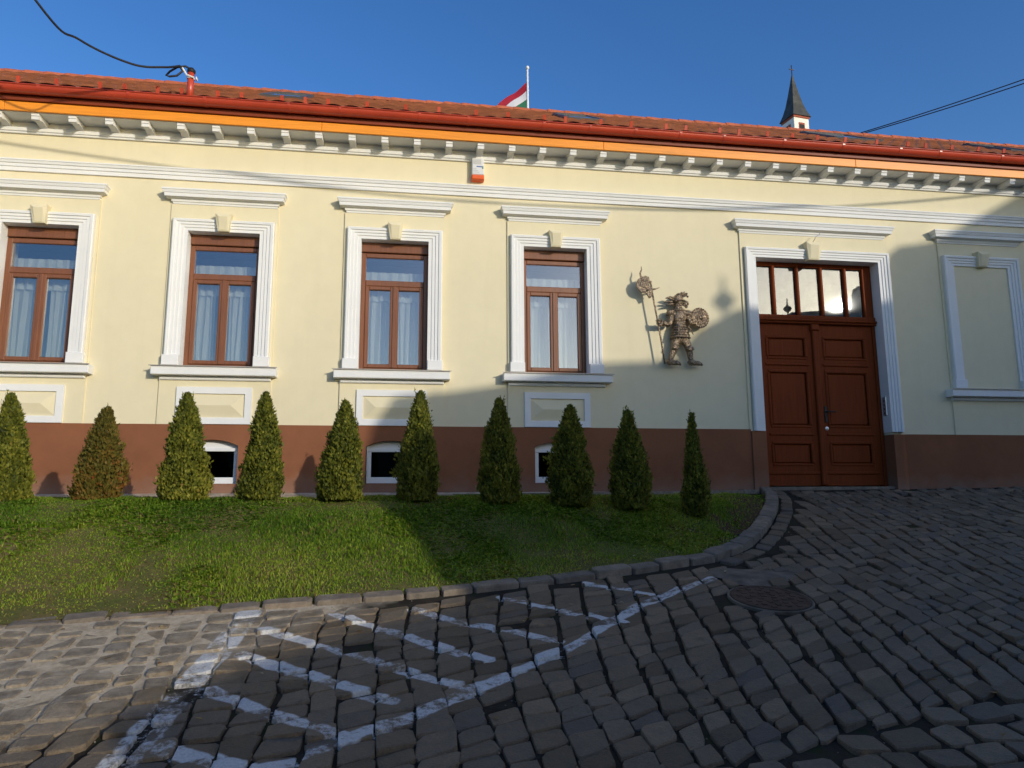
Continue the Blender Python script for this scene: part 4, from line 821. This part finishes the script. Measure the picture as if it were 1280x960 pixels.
# gauntlet closed round the pole: palm, four fingers, thumb
kid(ell(kp3(352, 540, .215), .036, .03, .042, 14), 'gauntlet', M_bronze, kn, True)
for i in range(4):
    z = -.030 + .020 * i; c0 = kp3(330 - i * 2, 536, .235) + Vector((0, 0, z)); rr = .026 - .001 * abs(i - 1.5)
    kid(MB().tube([c0 + Vector((rr * math.cos(a), -rr * math.sin(a), 0)) for a in (.0, .7, 1.4, 2.1, 2.8, 3.5)], [.0095, .0095, .009, .0085, .008, .006], 8), 'finger', M_bronze, kn, True)
c0 = kp3(336, 522, .235); kid(MB().tube([c0 + Vector((.03, -.01, -.01)), c0 + Vector((.012, -.034, .018)), c0 + Vector((-.014, -.034, .026))], [.011, .010, .007], 8), 'thumb', M_bronze, kn, True)
kid(MB().lathe([(.036, -.02), (.046, 0), (.040, .02)], 14, Matrix.Translation(kp3(378, 540, .205)) @ Matrix.Rotation(math.pi / 2, 4, 'Y')), 'cuff', M_bronze, kn, True)
wp = MB()
for X, Y in ((520, 470), (520, 600)): wp.tube([(KX_(X), .02, KZ_(Y)), (KX_(X), -.08, KZ_(Y))], .012, 8)
kid(wp, 'wall_fixing', M_iron, kn)

# ------------------------------------------------------------------ small things on the wall
al = empty('alarm_box', (.93, 0, 4.40), 'small white alarm siren box with an orange base on the upper wall', 'alarm box')
M_al = plain('alarm_white', (.72, .72, .72), .4, 0, 5, .05, 40, 0); M_or = plain('alarm_orange', (.80, .13, .03), .35, 0, 5, .08, 40, 0); M_bl = plain('alarm_blue', (.10, .15, .38), .5, 0, 5, .08, 40, 0); M_gr = plain('alarm_grey_vent', (.48, .48, .47), .5, 0, 5, .08, 40, 0); M_gn = plain('alarm_green', (.10, .22, .2), .5)
kid(MB().cbox(.845, 1.015, -.10, 0, 4.447, 4.69, .01), 'housing', M_al, al); kid(MB().cbox(.842, 1.018, -.104, 0, 4.375, 4.446, .012), 'strobe_base', M_or, al)
vt = MB()
for k in range(6): vt.box(.86, .975, -.1022, -.099, 4.60 + k * .013, 4.607 + k * .013)
kid(vt, 'vent_lines', M_gr, al); kid(MB().box(.91, .985, -.1018, -.099, 4.558, 4.576), 'print_blue_band', M_bl, al); kid(MB().box(.986, 1.006, -.1018, -.099, 4.535, 4.576), 'print_green_mark', M_gn, al)
tx = MB()
for k in range(3): tx.box(.862, .95 - .02 * k, -.1018, -.099, 4.478 + k * .024, 4.486 + k * .024)
kid(tx, 'print_text_lines', M_gr, al)
ic = empty('intercom_panel', (7.03, .06, 1.2), 'narrow grey intercom panel on the reveal beside the wooden gate', 'intercom')
kid(MB().add([(7.036, .03, 1.12), (7.036, .11, 1.12), (7.036, .11, 1.40), (7.036, .03, 1.40), (7.022, .035, 1.125), (7.022, .105, 1.125), (7.022, .105, 1.395), (7.022, .035, 1.395)], [(0, 1, 5, 4), (1, 2, 6, 5), (2, 3, 7, 6), (3, 0, 4, 7), (4, 5, 6, 7)]), 'plate', M_metal, ic)
for k in range(4): kid(MB().lathe([(.011, 0), (.009, .006)], 10, Matrix.Translation((7.022, .07, 1.16 + k * .06)) @ Matrix.Rotation(-math.pi / 2, 4, 'Y')), 'button', M_iron, ic)

# ------------------------------------------------------------------ roof mast and wires
mast = empty('service_mast', (-2.87, -.42, 5.06), 'short red pipe mast with black service cable looped at its top, on the eaves', 'mast')
kid(MB().tube([(-2.87, -.42, 5.06), (-2.87, -.42, 5.475)], .042, 14), 'pipe', M_gutter, mast, True)
kid(MB().lathe([(.046, -.02), (.052, 0), (.052, .02), (.03, .05), (.0, .055)], 14, Matrix.Translation((-2.87, -.42, 5.475))), 'cap', M_black, mast, True)
kid(MB().lathe([(.048, -.012), (.052, 0), (.048, .012)], 14, Matrix.Translation((-2.87, -.42, 5.38))).box(-2.80, -2.79, -.45, -.39, 5.36, 5.40).tube([(-2.96, -.5, 5.48), (-2.91, -.47, 5.40), (-2.82, -.47, 5.37)], .012, 6), 'clamp', M_pvc, mast)
kid(MB().tube([(-2.87, -.44, 5.50), (-2.93, -.47, 5.52), (-3.02, -.5, 5.48), (-3.10, -.52, 5.40), (-3.14, -.52, 5.34), (-3.10, -.52, 5.33), (-3.02, -.5, 5.36), (-2.96, -.48, 5.44), (-2.99, -.5, 5.50)], .014, 8), 'cable_loop', M_black, mast, True)
def smooth_path(pts, n=10):
    out = []; pts = [Vector(p) for p in pts]
    for i in range(len(pts) - 1):
        p0, p1, p2, p3 = pts[max(i - 1, 0)], pts[i], pts[i + 1], pts[min(i + 2, len(pts) - 1)]
        for k in range(n):
            t = k / n; out.append(.5 * ((2 * p1) + (p2 - p0) * t + (2 * p0 - 5 * p1 + 4 * p2 - p3) * t * t + (3 * p1 - p0 - 3 * p2 + p3) * t ** 3))
    return out + [pts[-1]]
def along(u_, v_, y):                                   # world point seen at a place of the photo, at depth y
    d = crv * (u_ - 640) / 888 + cuv * (480 - v_) / 888 + cfv; s = (D + y) / d[1]; return (d[0] * s, d[1] * s - D, d[2] * s)
tag(MB().tube(smooth_path([(-2.99, -.5, 5.50), along(205, 84, -.7), along(165, 80, -.9), along(100, 50, -1.3), along(45, 1, -1.8), (-5.2, -3.2, 7.0), (-6.6, -6.5, 8.2), (-8.5, -12, 9.6)]), .0135, 8).build('service_cable', M_black, None, True), 'thick black service cable sagging from the red roof mast into the sky', 'cable')
def span(a, b, sag, n=24): a, b = Vector(a), Vector(b); return [a.lerp(b, i / n) - Vector((0, 0, sag * 4 * (i / n) * (1 - i / n))) for i in range(n + 1)]
pA = along(1076, 166, 3.6); dA = Vector(along(1280, 93, 1.6)) - Vector(pA); dB = Vector(along(1280, 97, 1.5)) - Vector(pA)
tag(MB().tube(span(Vector(pA), Vector(pA) + dA * 2.2, .10), .011, 6).build('overhead_wire', M_black, None, True), 'thin black overhead wire rising from behind the roof ridge, upper of two', 'wire')
tag(MB().tube(span(Vector(pA) + Vector((0, 0, -.03)), Vector(pA) + dB * 2.2, .10), .011, 6).build('overhead_wire', M_black, None, True), 'thin black overhead wire rising from behind the roof ridge, lower of two', 'wire')
CS = [(-7.6, 4.80), (-5.28, 4.536), (-3.31, 4.347), (-1.02, 4.148), (1.43, 4.08), (4.56, 4.16), (7.19, 4.41), (9.77, 4.80), (12.4, 5.35)]
tag(MB().tube(smooth_path([(x + SA * 5, -5, z + SB * 5) for x, z in CS], 6), .021, 8).build('street_cable', M_black, None, True), 'heavy black street cable whose shadow crosses the facade', 'cable')

# ------------------------------------------------------------------ flag and church tower behind the roof
fp_ = empty('flagpole', (2.72, 6.0, 6.0), 'thin white flagpole with a red, white and green flag behind the roof ridge', 'flagpole')
M_fw = plain('flagpole_white', (.75, .75, .74), .4, 0, 5, .05, 40, 0)
kid(MB().tube([(2.72, 6.0, 5.6), (2.72, 6.0, 8.6), (2.72, 6.0, 10.08)], [.034, .03, .022], 10), 'pole', M_fw, fp_, True); kid(ell((2.72, 6.0, 10.13), .045, .045, .05, 12), 'finial', M_fw, fp_, True)
def cloth(name, col, v0, v1):
    m = MB(); n = 30; k = 6
    for i in range(n + 1):
        s = i / n
        for j in range(k + 1):
            v = v0 + (v1 - v0) * j / k                    # v: 0 hem at the top, 1 at the bottom, along the hoist
            x = 2.70 - 1.22 * s; z = 9.76 - .66 * v - 1.22 * s + .10 * math.sin(s * 5 + v * 2) * s
            y = 6.0 + .11 * math.sin(s * 9 + v * 4) * min(1, s * 4) + .05 * math.sin(s * 17 + v * 7) * s; m.v.append((x, y, z))
    m.f = [(i * (k + 1) + j, (i + 1) * (k + 1) + j, (i + 1) * (k + 1) + j + 1, i * (k + 1) + j + 1) for i in range(n) for j in range(k)]
    q = NT(name + '_cloth'); q.b.inputs['Base Color'].default_value = (*col, 1); q.b.inputs['Roughness'].default_value = .8; tl = q.n('ShaderNodeBsdfTranslucent'); tl.inputs[0].default_value = (*col, 1); mx = q.n('ShaderNodeMixShader'); mx.inputs[0].default_value = .3; q.l(q.b.outputs[0], mx.inputs[1]); q.l(tl.outputs[0], mx.inputs[2]); q.l(mx.outputs[0], q.out.inputs[0])
    return kid(m, name, q.m, fp_, True)
cloth('red_stripe', (.42, .015, .04), 0, 1 / 3); cloth('white_stripe', (.72, .70, .74), 1 / 3, 2 / 3); cloth('green_stripe', (.02, .16, .09), 2 / 3, 1)
ch = empty('church_tower', (37.7, 51.5, 0), 'slender white church turret with dark pointed spire and red trim beyond the roof', 'church tower')
M_ch = plain('turret_white', (.74, .72, .68), .8); M_sl = plain('spire_slate', (.055, .058, .055), .6, 0, 1.5, .3, 6, .2, .05); M_tr = plain('turret_red_trim', (.30, .075, .045), .7)
CT = Matrix.Translation((37.7, 51.5, .65)) @ Matrix.Rotation(math.radians(9), 4, 'Z'); hw = .86
def tbox(x0, x1, y0, y1, z0, z1):
    m = MB().box(x0, x1, y0, y1, z0, z1); m.v = [tuple(CT @ Vector(v)) for v in m.v]; return m
kid(tbox(-hw, hw, -hw, hw, -2, 35.75), 'shaft', M_ch, ch)
kid(tbox(-hw - .08, hw + .08, -hw - .08, hw + .08, 35.75, 36.04), 'cornice', M_tr, ch)
spm = MB(); prof = [(1.06, 35.95), (1.02, 36.05), (.80, 36.65), (.58, 37.5), (.37, 38.7), (.18, 39.9), (.05, 40.8)]
spm.v = [tuple(CT @ Vector((r_ * sx_, r_ * sy_, z))) for r_, z in prof for sx_, sy_ in ((-1, -1), (1, -1), (1, 1), (-1, 1))]; spm.f = [(4 * i + k, 4 * i + (k + 1) % 4, 4 * i + 4 + (k + 1) % 4, 4 * i + 4 + k) for i in range(len(prof) - 1) for k in range(4)] + [(3, 2, 1, 0), (24, 25, 26, 27)]
kid(spm, 'spire', M_sl, ch)
for sgn, ax_ in ((0, 'f'), (1, 'l')):
    m = MB(); (m.box(-.34, .34, -hw - .04, -hw + .02, 33.3, 35.25) if ax_ == 'f' else m.box(-hw - .04, -hw + .02, -.34, .34, 33.3, 35.25)); m.v = [tuple(CT @ Vector(v)) for v in m.v]; lo = kid(m, 'louvre_window', M_tr, ch)
    m = MB(); (m.box(-.27, .27, -hw - .06, -hw - .041, 33.3, 35.05) if ax_ == 'f' else m.box(-hw - .06, -hw - .041, -.27, .27, 33.3, 35.05)); m.v = [tuple(CT @ Vector(v)) for v in m.v]; o = m.build('louvre', M_dark); o.parent = lo
kid(MB().tube([CT @ Vector((0, 0, 40.7)), CT @ Vector((0, 0, 41.9))], .05, 6).tube([CT @ Vector((-.3, 0, 41.45)), CT @ Vector((.3, 0, 41.45))], .05, 6), 'cross', M_iron, ch)

# ------------------------------------------------------------------ houses across the street (behind the camera): they shade the lower right
TQ = 14.0
def opp(name, label, poly, depth, mat_w):
    root = empty(name, (poly[0][0], -TQ, -2.2), label, 'house'); m = MB(); n = len(poly); ex = (SA * depth, -depth)
    m.v = [(x, -TQ, z - .14) for x, z in poly] + [(x + ex[0], -TQ + ex[1], z - .14) for x, z in poly]; m.f = [tuple(range(n)), tuple(range(n, 2 * n))[::-1]] + [(i, n + i, n + (i + 1) % n, (i + 1) % n) for i in range(n)]; kid(m, 'walls', mat_w, root)
    r_ = MB(); top = poly[1:-1]; k = len(top)
    r_.v = [(x, -TQ + .004, z) for x, z in top] + [(x + ex[0], -TQ + ex[1], z) for x, z in top] + [(x, -TQ + .004, z - .13) for x, z in top] + [(x + ex[0], -TQ + ex[1], z - .13) for x, z in top]
    for i in range(k - 1): r_.f += [(i, i + 1, k + i + 1, k + i), (2 * k + i, 3 * k + i, 3 * k + i + 1, 2 * k + i + 1), (i, 2 * k + i, 2 * k + i + 1, i + 1)]
    kid(r_, 'roof', M_oroof, root); return root
M_oroof = plain('grey_old_tiles', (.20, .17, .15), .85, 0, 2, .3, 12, .5, .03); M_owall = plain('pale_plaster', (.55, .50, .42), .9, 0, 1, .1, 30, .2)
opp('lean_to_shed', 'low lean-to with a gently sloping roof across the street', [(4.10, -3.2), (4.12, 1.10), (4.16, 1.31), (5.22, 1.61), (6.05, 1.81), (6.78, 1.96), (7.22, 2.08), (7.22, -3.2)], 4, M_owall)
hb_ = opp('opposite_house', 'house across the street with a stepped tiled roof and a roof finial', [(7.23, -3.2), (7.23, 2.32), (7.42, 2.6), (7.56, 2.96), (7.62, 3.38), (7.80, 3.75), (8.05, 3.98), (8.40, 4.08), (8.76, 4.2), (8.91, 4.86), (9.18, 5.26), (9.92, 5.35), (10.79, 5.48), (11.98, 5.79), (13.10, 5.86), (13.48, 6.28), (14.11, 6.64), (14.42, 6.65), (16.53, 6.83), (16.53, -3.2)], 5, M_owall)
fx = 4.61 + SA * TQ; fz = SB * TQ
fm_ = MB().lathe([(.02, 2.5 + fz), (.03, 2.62 + fz), (.05, 2.66 + fz), (.12, 2.72 + fz), (.155, 2.80 + fz), (.12, 2.87 + fz), (.05, 2.92 + fz), (.03, 2.97 + fz), (.02, 3.15 + fz), (.004, 3.2 + fz)], 14, Matrix.Translation((fx, -TQ - .1, 0))); kid(fm_, 'finial', M_iron, hb_, True)
opp('neighbouring_house', 'taller tiled house across the street beside the house with the finial', [(16.54, -3.2), (16.54, 7.35), (16.63, 7.59), (16.82, 7.73), (17.4, 7.83), (19.14, 8.75), (20.5, 9.5), (22, 9.6), (29, 9.6), (29, -3.2)], 6, M_owall)
for k, (xa, xb, ze, zr, lab) in enumerate(((-7.6, 2.0, 1.9, 3.3, 'unseen low plastered house added across the street to dim the lower facade, next to the lean-to'), (-19, -7.7, 2.3, 3.7, 'unseen long low house added across the street to dim the lower facade, two doors from the lean-to'))):
    opp('added_row_house', lab, [(xa, -3.6), (xa, ze), (xa + 1.4, zr), (xb - 1.4, zr), (xb, ze), (xb, -3.6)], 6, M_owall)  # unseen houses added to block low sky light and darken the lower facade
lv_, lf2, lr_ = [], [], []
for i in range(420):
    x = random.uniform(-6, 4.6); k = float(yk(x)); y = random.uniform(k - .9, -.1) if random.random() < .8 else random.uniform(-6.6, k)
    on = y > k + .1; z = (float(surf(np.array(x), np.array(y))) + .016) if on else float(zg(x, y)) + .012
    a = random.uniform(0, 6.28); L = random.uniform(.012, .026); W = L * random.uniform(.45, .7); ca, sa = math.cos(a), math.sin(a); t1, t2 = random.uniform(-.4, .4), random.uniform(-.3, .6); n = len(lv_)
    for u_, v_ in ((-1, 0), (-.3, .9), (.4, .7), (1, 0), (.4, -.7), (-.3, -.9)): lv_.append((x + L * u_ * ca - W * v_ * sa, y + L * u_ * sa + W * v_ * ca, z + L * u_ * t1 * .4 + abs(v_) * W * t2))
    lf2 += [(n, n + 1, n + 2, n + 3), (n, n + 3, n + 4, n + 5)]; lr_ += [random.random()] * 6
me = bpy.data.meshes.new('fallen_leaves'); me.from_pydata(lv_, [], lf2); set_rnd(me, lr_)
o = link('fallen_leaves', me, leaf_mat('dry_leaf', [(0, (.16, .08, .03)), (.5, (.30, .17, .06)), (.85, (.42, .30, .12)), (1, (.50, .44, .30))], .15, .8)); o['kind'] = 'stuff'; tag(o, 'small dry brown leaves scattered over the grass bank and cobbles', 'leaves')
